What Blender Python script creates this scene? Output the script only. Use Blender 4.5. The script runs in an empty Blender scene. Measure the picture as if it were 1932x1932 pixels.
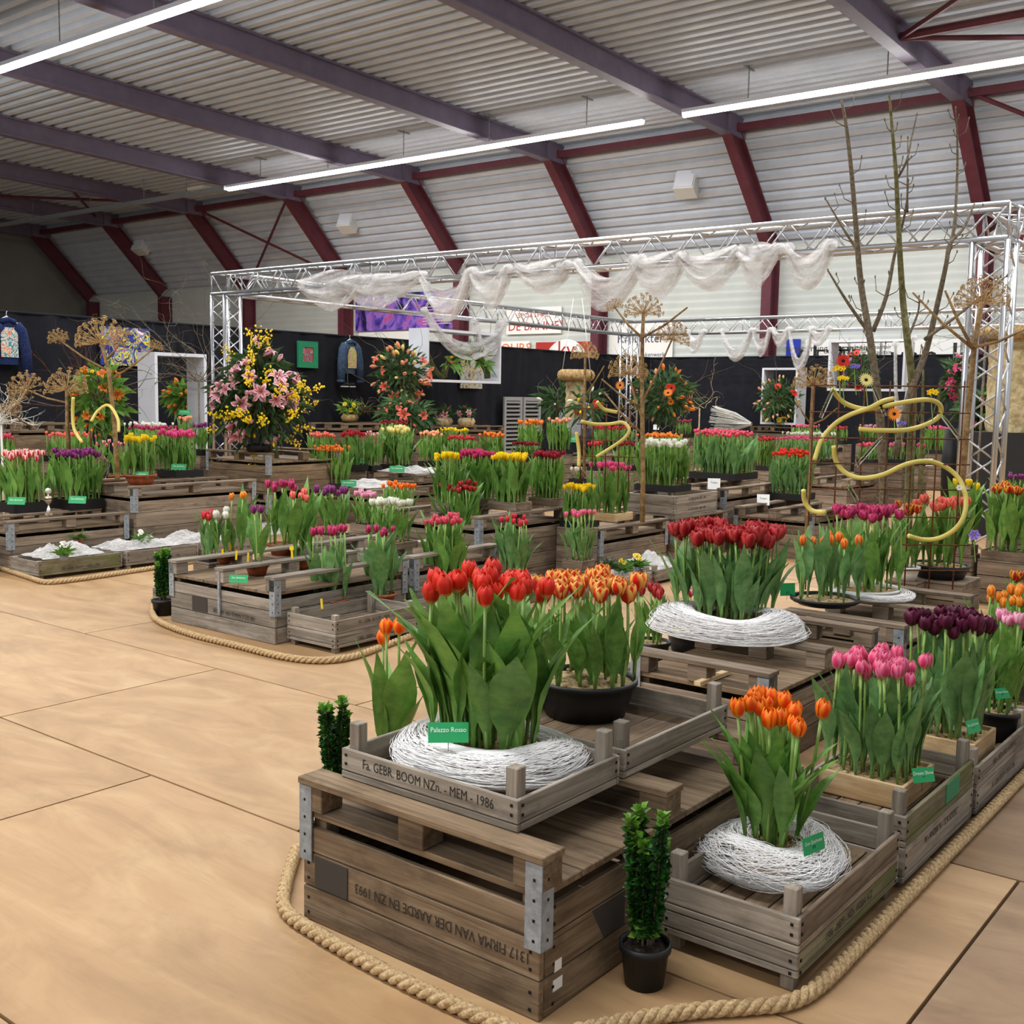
import bpy, math, random
import numpy as np
from mathutils import Vector, Matrix

# ------------------------------------------------------------------ camera, world, exposure
SC = bpy.context.scene
COL = SC.collection
YAW, PITCH, ROLL, FPX, CAMZ = math.radians(38.08), math.radians(5.99), math.radians(0.94), 2079.0, 1.54
_cy, _sy, _cp, _sp = math.cos(YAW), math.sin(YAW), math.cos(PITCH), math.sin(PITCH)
FWD = Vector((-_sy * _cp, _cy * _cp, -_sp))
_r = Vector((_cy, _sy, 0)); _u = _r.cross(FWD)
RGT = math.cos(ROLL) * _r + math.sin(ROLL) * _u
UPV = -math.sin(ROLL) * _r + math.cos(ROLL) * _u
CAM = Vector((0, 0, CAMZ))
cd = bpy.data.cameras.new('camera'); cam = bpy.data.objects.new('camera', cd); COL.objects.link(cam)
cd.sensor_width = 36; cd.lens = FPX * 36 / 1932; cd.clip_start = 0.05; cd.clip_end = 200
cam.matrix_world = Matrix(((RGT.x, UPV.x, -FWD.x, 0), (RGT.y, UPV.y, -FWD.y, 0), (RGT.z, UPV.z, -FWD.z, CAMZ), (0, 0, 0, 1)))
SC.camera = cam
W = bpy.data.worlds.new('ambient_fill'); SC.world = W; W.use_nodes = True
W.node_tree.nodes['Background'].inputs[0].default_value = (0.93, 0.96, 1.0, 1)
W.node_tree.nodes['Background'].inputs[1].default_value = 0.48  # even grey-white fill light, added; not a source in the hall
SC.view_settings.view_transform = 'Standard'; SC.view_settings.look = 'None'
SC.view_settings.gamma = 1.0; SC.view_settings.use_curve_mapping = False
SC.view_settings.exposure = 0.28
SC.cycles.adaptive_threshold = .02; SC.cycles.max_bounces = 6; SC.cycles.diffuse_bounces = 3; SC.cycles.glossy_bounces = 2; SC.cycles.transmission_bounces = 4; SC.cycles.transparent_max_bounces = 10; SC.cycles.caustics_reflective = False; SC.cycles.caustics_refractive = False
TUBE_W = 46.0          # light output of the lamp rows per metre
random.seed(7)

# ------------------------------------------------------------------ measuring helpers (photo pixel -> point in the hall)
def ray(u, v): return FWD + RGT * ((u - 966) / FPX) - UPV * ((v - 966) / FPX)
def at(u, v, z=0.0):
    d = ray(u, v); return CAM + d * ((z - CAMZ) / d.z)
def at_y(u, v, y):
    d = ray(u, v); return CAM + d * (y / d.y)
def at_x(u, v, x):
    d = ray(u, v); return CAM + d * (x / d.x)
def gd(u, v, dep): return CAM + ray(u, v) * dep
def depth(p): return (Vector(p) - CAM).dot(FWD)
def zat(x, y, v):
    lo, hi = -3.0, 14.0
    for _ in range(40):
        m = (lo + hi) / 2; p = Vector((x, y, m)) - CAM
        if 966 - FPX * p.dot(UPV) / p.dot(FWD) > v: lo = m
        else: hi = m
    return m

# ------------------------------------------------------------------ mesh helpers
def lin(c):
    return tuple((x / 12.92 if x <= 0.04045 else ((x + 0.055) / 1.055) ** 2.4) for x in (i / 255 for i in c)) + (1,)
class MB:
    def __init__(s): s.v = []; s.f = []; s.m = []; s.uv = {}
    def add(s, vs, fs, mi=0):
        b = len(s.v); s.v.extend(tuple(x) for x in vs)
        for f in fs: s.f.append(tuple(i + b for i in f)); s.m.append(mi)
        return b
    def box(s, x0, x1, y0, y1, z0, z1, mi=0):
        s.add([(x0,y0,z0),(x1,y0,z0),(x1,y1,z0),(x0,y1,z0),(x0,y0,z1),(x1,y0,z1),(x1,y1,z1),(x0,y1,z1)],
              [(3,2,1,0),(4,5,6,7),(0,1,5,4),(1,2,6,5),(2,3,7,6),(3,0,4,7)], mi)
    def tube(s, pts, r, n=6, cap=True, mi=0):
        pts = [Vector(p) for p in pts]; N = len(pts)
        rs = r if isinstance(r, (list, tuple)) else [r] * N
        t0 = (pts[1] - pts[0]).normalized()
        a = Vector((0, 0, 1)) if abs(t0.z) < .9 else Vector((1, 0, 0))
        nx = t0.cross(a).normalized(); vs = []
        for i, p in enumerate(pts):
            t = (pts[min(i + 1, N - 1)] - pts[max(i - 1, 0)])
            t = t.normalized() if t.length > 1e-9 else t0
            nx = (nx - t * nx.dot(t)); nx = nx.normalized() if nx.length > 1e-6 else t.orthogonal().normalized()
            ny = t.cross(nx)
            for k in range(n):
                an = 2 * math.pi * k / n; vs.append(p + (nx * math.cos(an) + ny * math.sin(an)) * rs[i])
        fs = []
        for i in range(N - 1):
            for k in range(n):
                k2 = (k + 1) % n; fs.append((i * n + k, i * n + k2, (i + 1) * n + k2, (i + 1) * n + k))
        if cap: fs.append(tuple(range(n - 1, -1, -1))); fs.append(tuple((N - 1) * n + k for k in range(n)))
        s.add(vs, fs, mi)
    def lathe(s, prof, n=24, c=(0, 0, 0), mi=0, close=True):
        vs = []; fs = []; N = len(prof)
        for r, z in prof:
            for k in range(n):
                a = 2 * math.pi * k / n; vs.append((c[0] + r * math.cos(a), c[1] + r * math.sin(a), c[2] + z))
        for i in range(N - 1):
            for k in range(n):
                k2 = (k + 1) % n; fs.append((i * n + k, i * n + k2, (i + 1) * n + k2, (i + 1) * n + k))
        s.add(vs, fs, mi)
        if close: s.f.append(tuple(len(s.v) - n + k for k in range(n))); s.m.append(mi)
    def grid(s, rows, mi=0, closed=False):
        n = len(rows[0]); vs = [p for r in rows for p in r]; fs = []
        for i in range(len(rows) - 1):
            for k in range(n if closed else n - 1):
                k2 = (k + 1) % n; fs.append((i * n + k, i * n + k2, (i + 1) * n + k2, (i + 1) * n + k))
        s.add(vs, fs, mi)
    def blob(s, c, r, n=6, m=4, mi=0):
        rx, ry, rz = r if isinstance(r, (list, tuple)) else (r, r, r); rows = []
        for i in range(m + 1):
            t = math.pi * i / m - math.pi / 2; q = max(math.cos(t), .02)
            rows.append([(c[0] + rx * q * math.cos(2 * math.pi * k / n), c[1] + ry * q * math.sin(2 * math.pi * k / n), c[2] + rz * math.sin(t)) for k in range(n)])
        s.grid(rows, mi, True)
    def mesh(s, name, mats, smooth=False):
        me = bpy.data.meshes.new(name); me.from_pydata(s.v, [], s.f)
        for m in (mats if isinstance(mats, (list, tuple)) else [mats]): me.materials.append(M[m] if isinstance(m, str) else m)
        if any(s.m): me.polygons.foreach_set('material_index', s.m)
        if smooth: me.polygons.foreach_set('use_smooth', [True] * len(s.f))
        me.update(); return me
    def build(s, name, mats, parent=None, smooth=False, loc=None):
        return put(name, s.mesh(name, mats, smooth), parent, loc)
def wpos(o):
    p = Vector((0, 0, 0))
    while o is not None:
        p = p + o.location; o = o.parent
    return p
def put(name, me, parent=None, loc=None, rot=None, scale=None, mat=None):
    o = bpy.data.objects.new(name, me); COL.objects.link(o)
    if parent is not None: o.parent = parent
    if loc is not None: o.location = loc
    elif parent is not None: o.location = -wpos(parent)      # mesh was modelled in hall coordinates
    if rot is not None: o.rotation_euler = rot
    if scale is not None: o.scale = scale if isinstance(scale, (tuple, list, Vector)) else (scale,) * 3
    return o
def thing(name, label, cat, loc=(0, 0, 0), group=None, kind=None):
    o = bpy.data.objects.new(name, None); COL.objects.link(o); o.location = loc; o.empty_display_size = .1
    return tag(o, label, cat, group, kind)
def tag(o, label, cat=None, group=None, kind=None):
    o['label'] = label
    if cat: o['category'] = cat
    if group: o['group'] = group
    if kind: o['kind'] = kind
    return o
def struct(o, label=None):
    o['kind'] = 'structure'
    if label: o['label'] = label
    return o
_bcache = {}
def bar_mesh(L, Wd, T, mat, ch):
    key = (round(L, 3), round(Wd, 3), round(T, 3), mat)
    if key in _bcache: return _bcache[key]
    a, b, c = L / 2, Wd / 2, T / 2; vs = []; idx = {}
    for sx in (-1, 1):
        for sy in (-1, 1):
            for sz in (-1, 1):
                for ax in range(3):
                    p = [sx * a, sy * b, sz * c]
                    for k in range(3):
                        if k != ax: p[k] -= (sx, sy, sz)[k] * ch
                    idx[(sx, sy, sz, ax)] = len(vs); vs.append(p)
    fs = []
    S = (-1, 1)
    for s in S:
        q = [(-1, -1), (1, -1), (1, 1), (-1, 1)]
        if s < 0: q = q[::-1]
        fs.append([idx[(s, y, z, 0)] for y, z in q]); fs.append([idx[(x, s, z, 1)] for z, x in q]); fs.append([idx[(x, y, s, 2)] for x, y in q])
    for s1 in S:
        for s2 in S:
            f = [idx[(-1, s1, s2, 1)], idx[(1, s1, s2, 1)], idx[(1, s1, s2, 2)], idx[(-1, s1, s2, 2)]]; fs.append(f if s1 * s2 > 0 else f[::-1])
            f = [idx[(s1, -1, s2, 0)], idx[(s1, -1, s2, 2)], idx[(s1, 1, s2, 2)], idx[(s1, 1, s2, 0)]]; fs.append(f[::-1] if s1 * s2 > 0 else f)
            f = [idx[(s1, s2, -1, 0)], idx[(s1, s2, 1, 0)], idx[(s1, s2, 1, 1)], idx[(s1, s2, -1, 1)]]; fs.append(f if s1 * s2 > 0 else f[::-1])
    for sx in S:
        for sy in S:
            for sz in S:
                f = [idx[(sx, sy, sz, 0)], idx[(sx, sy, sz, 1)], idx[(sx, sy, sz, 2)]]; fs.append(f if sx * sy * sz > 0 else f[::-1])
    me = bpy.data.meshes.new('board'); me.from_pydata(vs, [], fs); me.materials.append(M[mat]); me.update()
    _bcache[key] = me; return me
def board(parent, x0, x1, y0, y1, z0, z1, mat='wood', name='board', jit=0.0, ch=.0022):
    d = (x1 - x0, y1 - y0, z1 - z0); c = Vector(((x0 + x1) / 2, (y0 + y1) / 2, (z0 + z1) / 2)); k = d.index(max(d))
    if k == 0: me = bar_mesh(d[0], d[1], d[2], mat, ch); r = [0, 0, 0]
    elif k == 1: me = bar_mesh(d[1], d[0], d[2], mat, ch); r = [0, 0, math.pi / 2]
    else: me = bar_mesh(d[2], d[1], d[0], mat, ch); r = [0, -math.pi / 2, 0]
    if jit: r = [a + random.uniform(-jit, jit) for a in r]
    return put(name, me, parent, c - (wpos(parent) if parent is not None else Vector()), r)

# ------------------------------------------------------------------ materials
M = {}
def nodes(name):
    m = bpy.data.materials.new(name); m.use_nodes = True; M[name] = m
    nt = m.node_tree; b = nt.nodes['Principled BSDF']
    return m, nt, b
def nd(nt, t, **k):
    n = nt.nodes.new(t)
    for a, v in k.items(): setattr(n, a, v)
    return n
def plain(name, col, rough=.6, metal=0, spec=.4, emit=0, trans=0, coat=0):
    m, nt, b = nodes(name)
    b.inputs['Base Color'].default_value = lin(col); b.inputs['Roughness'].default_value = rough
    b.inputs['Metallic'].default_value = metal; b.inputs['Specular IOR Level'].default_value = spec
    if emit: b.inputs['Emission Color'].default_value = lin(col); b.inputs['Emission Strength'].default_value = emit
    if trans: b.inputs['Transmission Weight'].default_value = trans
    return m
def ramp(nt, stops):
    r = nd(nt, 'ShaderNodeValToRGB'); e = r.color_ramp.elements
    while len(e) < len(stops): e.new(.5)
    for i, (p, c) in enumerate(stops): e[i].position = p; e[i].color = lin(c)
    return r
def mapped(nt, scale, coord='Object', rnd=True):
    tc = nd(nt, 'ShaderNodeTexCoord'); mp = nd(nt, 'ShaderNodeMapping'); mp.inputs['Scale'].default_value = scale
    nt.links.new(tc.outputs[coord], mp.inputs['Vector'])
    if rnd:
        oi = nd(nt, 'ShaderNodeObjectInfo'); ml = nd(nt, 'ShaderNodeMath', operation='MULTIPLY'); ml.inputs[1].default_value = 53.7
        nt.links.new(oi.outputs['Random'], ml.inputs[0]); nt.links.new(ml.outputs[0], mp.inputs['Location'])
    return mp.outputs['Vector']
def noise(nt, vec, sc, det=4, rough=.6, dist=0):
    n = nd(nt, 'ShaderNodeTexNoise'); n.inputs['Scale'].default_value = sc; n.inputs['Detail'].default_value = det
    n.inputs['Roughness'].default_value = rough; n.inputs['Distortion'].default_value = dist
    nt.links.new(vec, n.inputs['Vector']); return n.outputs['Fac']
def bump(nt, b, h, st=.3, d=.01):
    n = nd(nt, 'ShaderNodeBump'); n.inputs['Strength'].default_value = st; n.inputs['Distance'].default_value = d
    nt.links.new(h, n.inputs['Height']); nt.links.new(n.outputs[0], b.inputs['Normal'])
def mix(nt, fac, a, bb, bt='MIX'):
    n = nd(nt, 'ShaderNodeMix', data_type='RGBA', blend_type=bt)
    for s, v in ((0, fac), (6, a), (7, bb)):
        if hasattr(v, 'links') or hasattr(v, 'is_linked'): nt.links.new(v, n.inputs[s])
        else: n.inputs[s].default_value = v
    return n.outputs[2]
def wood(name, dark, mid, light, stain=(60, 52, 44), moss=None, rough=.85):
    m, nt, b = nodes(name)
    v = mapped(nt, (1.3, 22, 22)); v2 = mapped(nt, (2.2, 5, 5)); v3 = mapped(nt, (.6, 60, 60))
    g = noise(nt, v, 1.6, 6, .62, .8); g3 = noise(nt, v3, 2, 2)
    r = ramp(nt, [(.28, dark), (.5, mid), (.72, light)]); nt.links.new(g, r.inputs[0])
    oi = nd(nt, 'ShaderNodeObjectInfo'); hs = nd(nt, 'ShaderNodeHueSaturation')
    mr = nd(nt, 'ShaderNodeMapRange'); mr.inputs[3].default_value = .72; mr.inputs[4].default_value = 1.22
    nt.links.new(oi.outputs['Random'], mr.inputs[0]); nt.links.new(mr.outputs[0], hs.inputs['Value']); nt.links.new(r.outputs[0], hs.inputs['Color'])
    s = noise(nt, v2, 2.0, 5, .65); sr = nd(nt, 'ShaderNodeMapRange'); sr.inputs[1].default_value = .5; sr.inputs[2].default_value = .75; sr.inputs[4].default_value = .75
    nt.links.new(s, sr.inputs[0])
    c = mix(nt, sr.outputs[0], hs.outputs[0], lin(stain))
    cr = nd(nt, 'ShaderNodeMapRange'); cr.inputs[1].default_value = .62; cr.inputs[2].default_value = .72; cr.inputs[4].default_value = .55; nt.links.new(g3, cr.inputs[0])
    c = mix(nt, cr.outputs[0], c, lin(tuple(int(x * .45) for x in dark)))
    if moss:
        ms = noise(nt, mapped(nt, (2, 6, 6)), 1.4, 4); mm = nd(nt, 'ShaderNodeMapRange'); mm.inputs[1].default_value = .46; mm.inputs[2].default_value = .66; mm.inputs[4].default_value = .7
        nt.links.new(ms, mm.inputs[0]); c = mix(nt, mm.outputs[0], c, lin(moss))
    nt.links.new(c, b.inputs['Base Color']); b.inputs['Roughness'].default_value = rough; b.inputs['Specular IOR Level'].default_value = .2
    bump(nt, b, g, .35, .004); return m
wood('wood', (98, 84, 69), (132, 115, 97), (158, 142, 123))
wood('wood_dark', (90, 74, 57), (120, 101, 79), (146, 126, 101), (60, 48, 37))
wood('wood_grey', (112, 102, 90), (146, 136, 122), (172, 162, 148), (84, 76, 66))
wood('wood_moss', (98, 92, 68), (130, 122, 96), (158, 150, 124), (70, 64, 48), (92, 98, 50))
wood('wood_new', (176, 142, 98), (202, 170, 126), (218, 190, 148), (150, 118, 80))
wood('wood_pale', (200, 170, 124), (222, 196, 152), (234, 212, 172), (190, 156, 110))
def speckle(name, a, b_, c_, sc, rough=.9, st=.6, d=.01, det=6):
    m, nt, b = nodes(name); v = mapped(nt, (1, 1, 1)); n = noise(nt, v, sc, det, .65)
    r = ramp(nt, [(.35, a), (.52, b_), (.7, c_)]); nt.links.new(n, r.inputs[0]); nt.links.new(r.outputs[0], b.inputs['Base Color'])
    b.inputs['Roughness'].default_value = rough; b.inputs['Specular IOR Level'].default_value = .25; bump(nt, b, n, st, d); return m
speckle('sand', (112, 92, 62), (178, 154, 112), (206, 184, 142), 42)
speckle('soil', (24, 18, 14), (44, 34, 26), (80, 64, 48), 60)
speckle('straw_soil', (74, 62, 40), (128, 110, 74), (160, 142, 102), 55)
speckle('steel_paint', (86, 42, 50), (94, 47, 55), (100, 52, 60), 3, .5, .05); speckle('rafter_hazed', (102, 92, 110), (108, 98, 116), (114, 104, 122), 3, .45, .05)  # rafter tone: bluish haze put into the colour of the maroon steel
speckle('galv', (120, 126, 130), (142, 147, 150), (162, 166, 168), 30, .45, .1)
speckle('sheet_metal', (186, 193, 202), (194, 200, 208), (200, 206, 212), 1.5, .45, .02)
speckle('wall_paint', (192, 197, 190), (199, 203, 196), (205, 208, 201), .6, .6, .02)
speckle('gable_paint', (118, 116, 110), (124, 122, 116), (130, 128, 122), .5, .8, .02)
speckle('curtain_black', (24, 25, 30), (28, 29, 35), (33, 34, 40), 4, .95, .3)
speckle('bark', (84, 74, 60), (110, 98, 80), (134, 122, 100), 40, .9, .6)
speckle('bark_green', (78, 76, 44), (108, 104, 66), (132, 126, 92), 30, .9, .5)
speckle('dry', (136, 108, 68), (176, 146, 98), (206, 178, 130), 25, .9, .4)
speckle('dry_stem', (104, 80, 50), (138, 110, 72), (164, 136, 94), 25, .9, .4)
speckle('stone_bark', (150, 132, 92), (186, 168, 126), (212, 196, 158), 14, .95, .8, .02)
speckle('terracotta', (128, 66, 40), (150, 80, 50), (164, 94, 62), 20, .8, .2)
speckle('rope_fibre', (150, 122, 84), (190, 162, 120), (214, 190, 150), 120, .95, .9, .004)
speckle('rust', (70, 42, 26), (98, 60, 38), (124, 80, 52), 60, .9, .5)
speckle('denim', (40, 56, 78), (58, 76, 98), (84, 102, 122), 40, .95, .3)
speckle('denim_dark', (18, 30, 62), (28, 42, 82), (44, 60, 104), 60, .95, .3)
speckle('grey_knit', (120, 124, 132), (146, 150, 158), (166, 170, 178), 60, .95, .4)
speckle('moss', (42, 48, 22), (70, 72, 36), (104, 96, 56), 30, .95, .7)
plain('alu', (205, 207, 210), .32, .85); plain('white_paint', (218, 220, 226), .5); plain('white_box', (214, 214, 206), .5)
plain('black_plastic', (26, 27, 30), .45); plain('black_tray', (24, 22, 22), .6); plain('ink', (44, 38, 32), .9); plain('ink_soft', (70, 62, 54), .9)
plain('card_green', (36, 158, 92), .45); plain('card_white', (232, 232, 228), .6); plain('chalk', (236, 244, 236), .7); plain('tag_yellow', (246, 205, 26), .5)
plain('hose', (206, 190, 96), .35); plain('dark_patch', (62, 56, 50), .85); plain('hole', (20, 16, 13), .95)
plain('silver', (226, 222, 212), .28, .8); plain('brass', (190, 140, 70), .25, 1.0); plain('louver_grey', (150, 152, 150), .5)
plain('sign_red', (172, 46, 40), .5); plain('letter_red', (186, 36, 40), .5); plain('letter_orange', (232, 112, 48), .5); plain('letter_navy', (36, 54, 92), .5); plain('letter_black', (24, 24, 26), .5)
plain('sign_white', (236, 234, 228), .5); plain('sign_blue', (28, 52, 170), .5); plain('skin', (206, 160, 132), .6); plain('hair_grey', (90, 84, 78), .8); plain('trousers', (40, 44, 56), .9)
plain('frame_green', (30, 132, 90), .5); plain('stem_green', (136, 166, 84), .5)
m, nt, b = nodes('glass'); b.inputs['Base Color'].default_value = (.9, .96, .92, 1); b.inputs['Roughness'].default_value = .03; b.inputs['Transmission Weight'].default_value = 1; b.inputs['IOR'].default_value = 1.15
# lamp diffuser
m, nt, b = nodes('lamp_white'); b.inputs['Emission Color'].default_value = (1, .98, .97, 1); b.inputs['Emission Strength'].default_value = 24
# plywood sheets of the show floor
def ply(name, a, b_, c_):
    m, nt, b = nodes(name); v = mapped(nt, (.7, 2.0, 1)); vb = mapped(nt, (1, 1, 1)); vg = mapped(nt, (1.6, 26, 1))
    n = noise(nt, v, 1.7, 6, .58, 1.7); r = ramp(nt, [(.3, a), (.5, b_), (.68, c_)]); nt.links.new(n, r.inputs[0])
    oi = nd(nt, 'ShaderNodeObjectInfo'); hs = nd(nt, 'ShaderNodeHueSaturation'); mr = nd(nt, 'ShaderNodeMapRange'); mr.inputs[3].default_value = .93; mr.inputs[4].default_value = 1.06
    nt.links.new(oi.outputs['Random'], mr.inputs[0]); nt.links.new(mr.outputs[0], hs.inputs['Value']); nt.links.new(r.outputs[0], hs.inputs['Color'])
    sm = noise(nt, vb, 3.2, 7, .7, .4); s2 = nd(nt, 'ShaderNodeMapRange'); s2.inputs[1].default_value = .52; s2.inputs[2].default_value = .74; s2.inputs[4].default_value = .32; nt.links.new(sm, s2.inputs[0])
    c = mix(nt, s2.outputs[0], hs.outputs[0], lin((118, 100, 76)))
    g = noise(nt, vg, 3, 3); g2 = nd(nt, 'ShaderNodeMapRange'); g2.inputs[1].default_value = .55; g2.inputs[2].default_value = .75; g2.inputs[4].default_value = .14; nt.links.new(g, g2.inputs[0])
    c = mix(nt, g2.outputs[0], c, lin((104, 78, 52)))
    nt.links.new(c, b.inputs['Base Color']); b.inputs['Roughness'].default_value = .55; b.inputs['Specular IOR Level'].default_value = .3; bump(nt, b, g, .08, .002)
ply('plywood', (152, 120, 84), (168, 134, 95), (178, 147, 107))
# petals: base colour to rim colour across and along the petal
PET = {}
def petal(name, c1, c2, rim=.55, base=None, trans=.22):
    m, nt, b = nodes('petal_' + name); uv = nd(nt, 'ShaderNodeUVMap'); sp = nd(nt, 'ShaderNodeSeparateXYZ'); nt.links.new(uv.outputs[0], sp.inputs[0])
    a = nd(nt, 'ShaderNodeMath', operation='SUBTRACT'); a.inputs[1].default_value = .5; nt.links.new(sp.outputs[0], a.inputs[0])
    ab = nd(nt, 'ShaderNodeMath', operation='ABSOLUTE'); nt.links.new(a.outputs[0], ab.inputs[0])
    x = nd(nt, 'ShaderNodeMath', operation='MULTIPLY_ADD'); x.inputs[1].default_value = 1.5; nt.links.new(ab.outputs[0], x.inputs[0])
    y = nd(nt, 'ShaderNodeMath', operation='MULTIPLY'); y.inputs[1].default_value = .45; nt.links.new(sp.outputs[1], y.inputs[0]); nt.links.new(y.outputs[0], x.inputs[2])
    mp = nd(nt, 'ShaderNodeMapping'); mp.inputs['Scale'].default_value = (14, 1.6, 1); nt.links.new(uv.outputs[0], mp.inputs[0])
    n = noise(nt, mp.outputs[0], 2.2, 3); q = nd(nt, 'ShaderNodeMath', operation='MULTIPLY_ADD'); q.inputs[1].default_value = .5; nt.links.new(n, q.inputs[0]); nt.links.new(x.outputs[0], q.inputs[2])
    r = ramp(nt, [(rim + .1, c1), (rim + .42, c2)]); nt.links.new(q.outputs[0], r.inputs[0]); c = r.outputs[0]
    if base:
        br = nd(nt, 'ShaderNodeMapRange'); br.inputs[1].default_value = .22; br.inputs[2].default_value = .02; nt.links.new(sp.outputs[1], br.inputs[0]); c = mix(nt, br.outputs[0], c, lin(base))
    oi = nd(nt, 'ShaderNodeObjectInfo'); hs = nd(nt, 'ShaderNodeHueSaturation'); mr = nd(nt, 'ShaderNodeMapRange'); mr.inputs[3].default_value = .88; mr.inputs[4].default_value = 1.1
    nt.links.new(oi.outputs['Random'], mr.inputs[0]); nt.links.new(mr.outputs[0], hs.inputs['Value']); nt.links.new(c, hs.inputs['Color']); c = hs.outputs[0]
    nt.links.new(c, b.inputs['Base Color']); b.inputs['Roughness'].default_value = .42; b.inputs['Specular IOR Level'].default_value = .35
    tr = nd(nt, 'ShaderNodeBsdfTranslucent'); nt.links.new(c, tr.inputs[0]); ms = nd(nt, 'ShaderNodeMixShader'); ms.inputs[0].default_value = trans
    out = nt.nodes['Material Output']; nt.links.new(b.outputs[0], ms.inputs[1]); nt.links.new(tr.outputs[0], ms.inputs[2]); nt.links.new(ms.outputs[0], out.inputs[0])
for n_, a_, b_ in (('red', (214, 34, 22), (226, 58, 34)), ('dkred', (148, 12, 22), (196, 62, 62)), ('crimson', (196, 20, 44), (222, 70, 80)), ('rose', (216, 52, 84), (236, 110, 128)),
                   ('orange', (236, 74, 14), (255, 142, 24)), ('softorange', (240, 128, 32), (250, 168, 60)), ('pink', (222, 66, 118), (240, 128, 160)), ('hotpink', (214, 48, 110), (238, 96, 150)),
                   ('ltpink', (234, 128, 172), (250, 196, 214)), ('purple', (112, 30, 92), (156, 66, 136)), ('aubergine', (70, 14, 40), (104, 32, 62)), ('magenta', (170, 24, 76), (206, 70, 120)),
                   ('white', (232, 230, 208), (246, 246, 236)), ('yellow', (246, 204, 8), (255, 226, 40)), ('cream', (244, 226, 120), (250, 238, 168)), ('peach', (244, 156, 110), (252, 190, 150)),
                   ('coral', (232, 84, 74), (246, 140, 118)), ('flame', (206, 40, 22), (250, 190, 92)), ('redyellow', (176, 28, 30), (240, 170, 50)), ('redwhite', (206, 40, 52), (250, 214, 206)),
                   ('maroon', (128, 18, 36), (160, 40, 58)), ('tangerine', (230, 92, 28), (246, 158, 60)), ('lilypink', (226, 128, 148), (248, 208, 214)), ('lilyorange', (236, 110, 26), (250, 160, 60)), ('violet', (108, 84, 190), (160, 140, 220))):
    petal(n_, a_, b_, rim=.62 if n_ in ('flame', 'redyellow', 'redwhite') else .55, base=(214, 206, 120) if n_ in ('red', 'orange', 'pink', 'hotpink') else None)
def leafmat(name, a, b_, rough=.42, trans=.18):
    m, nt, b = nodes(name); v = mapped(nt, (1, 1, 1)); n = noise(nt, v, 9, 3); r = ramp(nt, [(.35, a), (.65, b_)]); nt.links.new(n, r.inputs[0])
    oi = nd(nt, 'ShaderNodeObjectInfo'); hs = nd(nt, 'ShaderNodeHueSaturation'); mr = nd(nt, 'ShaderNodeMapRange'); mr.inputs[3].default_value = .78; mr.inputs[4].default_value = 1.2
    nt.links.new(oi.outputs['Random'], mr.inputs[0]); nt.links.new(mr.outputs[0], hs.inputs['Value']); nt.links.new(r.outputs[0], hs.inputs['Color'])
    nt.links.new(hs.outputs[0], b.inputs['Base Color']); b.inputs['Roughness'].default_value = rough; b.inputs['Specular IOR Level'].default_value = .35
    tr = nd(nt, 'ShaderNodeBsdfTranslucent'); nt.links.new(hs.outputs[0], tr.inputs[0]); ms = nd(nt, 'ShaderNodeMixShader'); ms.inputs[0].default_value = trans
    out = nt.nodes['Material Output']; nt.links.new(b.outputs[0], ms.inputs[1]); nt.links.new(tr.outputs[0], ms.inputs[2]); nt.links.new(ms.outputs[0], out.inputs[0])
leafmat('leaf', (88, 134, 58), (122, 166, 76)); leafmat('leaf_blue', (90, 136, 76), (124, 164, 100)); leafmat('leaf_box', (22, 58, 20), (48, 96, 34), .3, .08)
leafmat('leaf_boxtip', (84, 140, 44), (120, 168, 60), .35); leafmat('leaf_dark', (46, 76, 44), (80, 112, 64), .45, .12); leafmat('grass', (96, 118, 50), (132, 146, 76), .6)
# white netting: real holes are finer than a pixel, so the fabric passes part of the light
def net(name, col, alpha, sc, lo, hi):
    m, nt, b = nodes(name); b.inputs['Base Color'].default_value = lin(col); b.inputs['Roughness'].default_value = .8; b.inputs['Specular IOR Level'].default_value = .15
    v = mapped(nt, sc); n = noise(nt, v, 3, 5, .7); mr = nd(nt, 'ShaderNodeMapRange'); mr.inputs[1].default_value = lo; mr.inputs[2].default_value = hi; mr.inputs[3].default_value = alpha[0]; mr.inputs[4].default_value = alpha[1]
    nt.links.new(n, mr.inputs[0]); nt.links.new(mr.outputs[0], b.inputs['Alpha'])
    tr = nd(nt, 'ShaderNodeBsdfTranslucent'); tr.inputs[0].default_value = lin(col); tp = nd(nt, 'ShaderNodeBsdfTransparent'); m1 = nd(nt, 'ShaderNodeMixShader'); m2 = nd(nt, 'ShaderNodeMixShader'); m1.inputs[0].default_value = .4
    out = nt.nodes['Material Output']; b.inputs['Alpha'].default_value = 1
    for l in list(b.inputs['Alpha'].links): nt.links.remove(l)
    nt.links.new(b.outputs[0], m1.inputs[1]); nt.links.new(tr.outputs[0], m1.inputs[2]); nt.links.new(mr.outputs[0], m2.inputs[0]); nt.links.new(tp.outputs[0], m2.inputs[1]); nt.links.new(m1.outputs[0], m2.inputs[2]); nt.links.new(m2.outputs[0], out.inputs[0])
net('tulle', (238, 236, 234), (.18, .8), (2, 2, 5), .35, .68); net('net_sheet', (232, 230, 228), (.0, .42), (10, 10, 34), .45, .7); plain('net_strand', (240, 238, 236), .7)
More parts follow.
